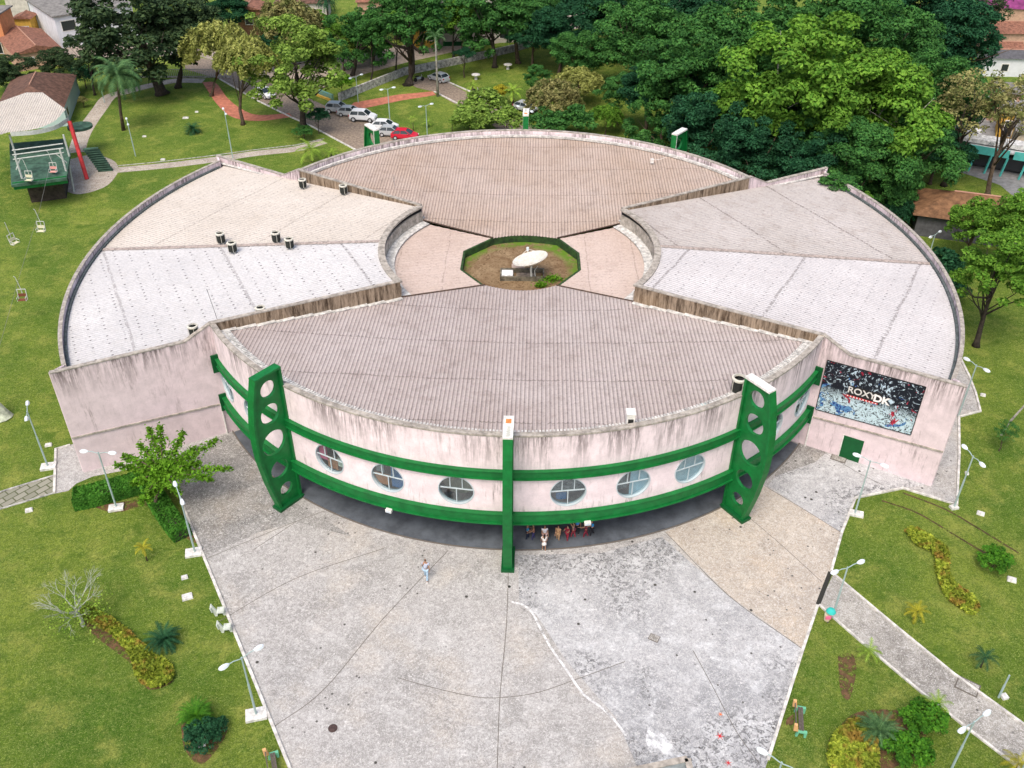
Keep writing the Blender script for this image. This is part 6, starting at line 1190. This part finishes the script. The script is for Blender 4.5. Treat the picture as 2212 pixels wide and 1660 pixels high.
fr = [L3(26, 397, zd), L3(144, 382, zd)]; d_ = (fr[1]-fr[0]); d_.z = 0; Ln = d_.length; a = fr[0]
for k in (0, 1): s0 = Ln*.5*k; MB().wall((a.x, a.y), (a.x+d_.x, a.y+d_.y), [(s0+.03, zd-.75), (s0+Ln*.5-.03, zd-.75), (s0+Ln*.5-.03, zd+.1), (s0+.03, zd+.1)], .12).build('green_fascia', M_green, t)
under = [tuple(L3(*q, 0).xy) for q in ((35, 450), (150, 432), (158, 380), (40, 395))]; mb = MB().prism([tuple(Vector(q)*.0+Vector(q)) for q in deck[:2]+deck[2:]], 0, .05); 
c0 = sum((Vector(q) for q in deck), Vector((0, 0)))/5; MB().prism([tuple(c0+Vector((-.4, .7))+(Vector(q)-c0)*.66) for q in deck], 0, zd-.3).build('under_deck_block', mat('under_deck_dark', (.05, .04, .03), noise=.5, nscale=1.5), t)  # plain dark block filling the space below the deck
fp = [L3(27, 345, zd), L3(140, 333, zd)]
for q in (L3(48, 362+24, zd), L3(143, 345+25, zd), L3(150, 318+20, zd), L3(35, 318+20, zd)): MB().tube([q, Vector((q.x, q.y, zr-.2))], .11, 6).build('steel_column', M_steel, t)
A, B = L3(28, 345, 5.6), L3(138, 330, 5.6)
for dz in (0, .45, .9): MB().tube([A+Vector((0, .4*dz, dz)), B+Vector((0, .4*dz, dz))], .075, 5).build('beam', M_steel, t)
MB().tube([A+Vector((0, 0, -1.2)), A+(B-A)*.14], .07, 5).build('brace', M_steel, t); MB().tube([B+Vector((0, 0, -1.2)), B-(B-A)*.16], .07, 5).build('brace', M_steel, t)
MB().tube([L3(188, 388, 0), L3(150, 262, 6.3)], .24, 10).build('red_column', M_redp, t); MB().tube([L3(160, 415, 0), L3(148, 352, 3.3)], .12, 6).build('side_strut', M_steel, t)
mb = MB(); 
for k in range(11): a = L3(228-k*3.2, 368-k*4.6, .12+k*.3); mb.box(a, (1.7, .42, .16), .25)
mb.build('staircase', M_dk, t); MB().lathe([(1.5, zd-.35), (1.5, zd-.05)], 20, tuple(L3(188, 330, 0))).build('landing', M_dk, t)
MB().lathe([(1.1, zd+.9), (1.1, zd+1.15)], 24, tuple(L3(95, 345, 0))).build('bull_wheel', mat('wheel_dark', (.025, .03, .03)), t)
def lift_chair(u, v, z, lab, tint, rz=0):
    p = G(u, v, z); t = root('lift_chair', p, lab, 'chairlift chair', 'chairs hanging on the lift cable', rz); w_ = .75; mb = MB()
    for x in (-w_/2, w_/2): mb.tube([(x, .0, -.9), (x, .15, -.1), (x, .15, .05)], .04, 5); mb.tube([(x, 0, -.9), (x, -.4, -.88), (x, -.42, -.6), (x, .1, -.55)], .035, 5)
    mb.tube([(-w_/2, .15, .05), (w_/2, .15, .05)], .04, 5); mb.tube([(-w_/2, 0, -.9), (w_/2, 0, -.9)], .035, 5); mb.build('chair_frame', M_steel, t)
    MB().tube([(0, .15, -.6), (0, .15, .05), (-.06, .15, .7), (-.12, .12, 1.3), (-.2, .05, 1.45)], .035, 5).build('hanger', M_steel, t); MB().box((0, -.18, -.86), (w_*.95, .42, .05)).build('seat', tint, t); MB().box((0, .07, -.5), (w_*.95, .05, .3)).build('backrest', tint, t)
M_sw, M_sr, M_sb = mat('seat_cream', (.6, .58, .42)), mat('seat_rose', (.62, .30, .27)), mat('seat_brown', (.16, .055, .03))
CH = [((85, 481), 3.6, 'cream seated lift chair hanging over the left lawn', M_sw, 0), ((24, 508), 3.4, 'lift chair at the left edge over the lawn, turned sideways', M_sw, 1.2), ((44, 628), 3.0, 'brown seated lift chair hanging lowest over the left lawn', M_sb, .1), ((59, 372), 4.8, 'white lift chair waiting over the station deck, left one', M_sw, 0), ((112, 354), 4.8, 'rose seated lift chair over the station deck, right one', M_sr, 0)]
for (u, v), z, lab, m, rz in CH: lift_chair(u, v, z, lab, m, rz)
mb = MB(); tp = [G(112, 338, 6.2), G(85, 455, 5.0), G(44, 590, 4.5), G(-30, 850, 4.3)]; mb.tube(smooth_line3(tp) if False else tp, .014, 4); tag(mb.build('lift_cable', mat('cable_grey', (.2, .2, .18))), 'thin steel cable of the chairlift over the left lawn', 'cable')
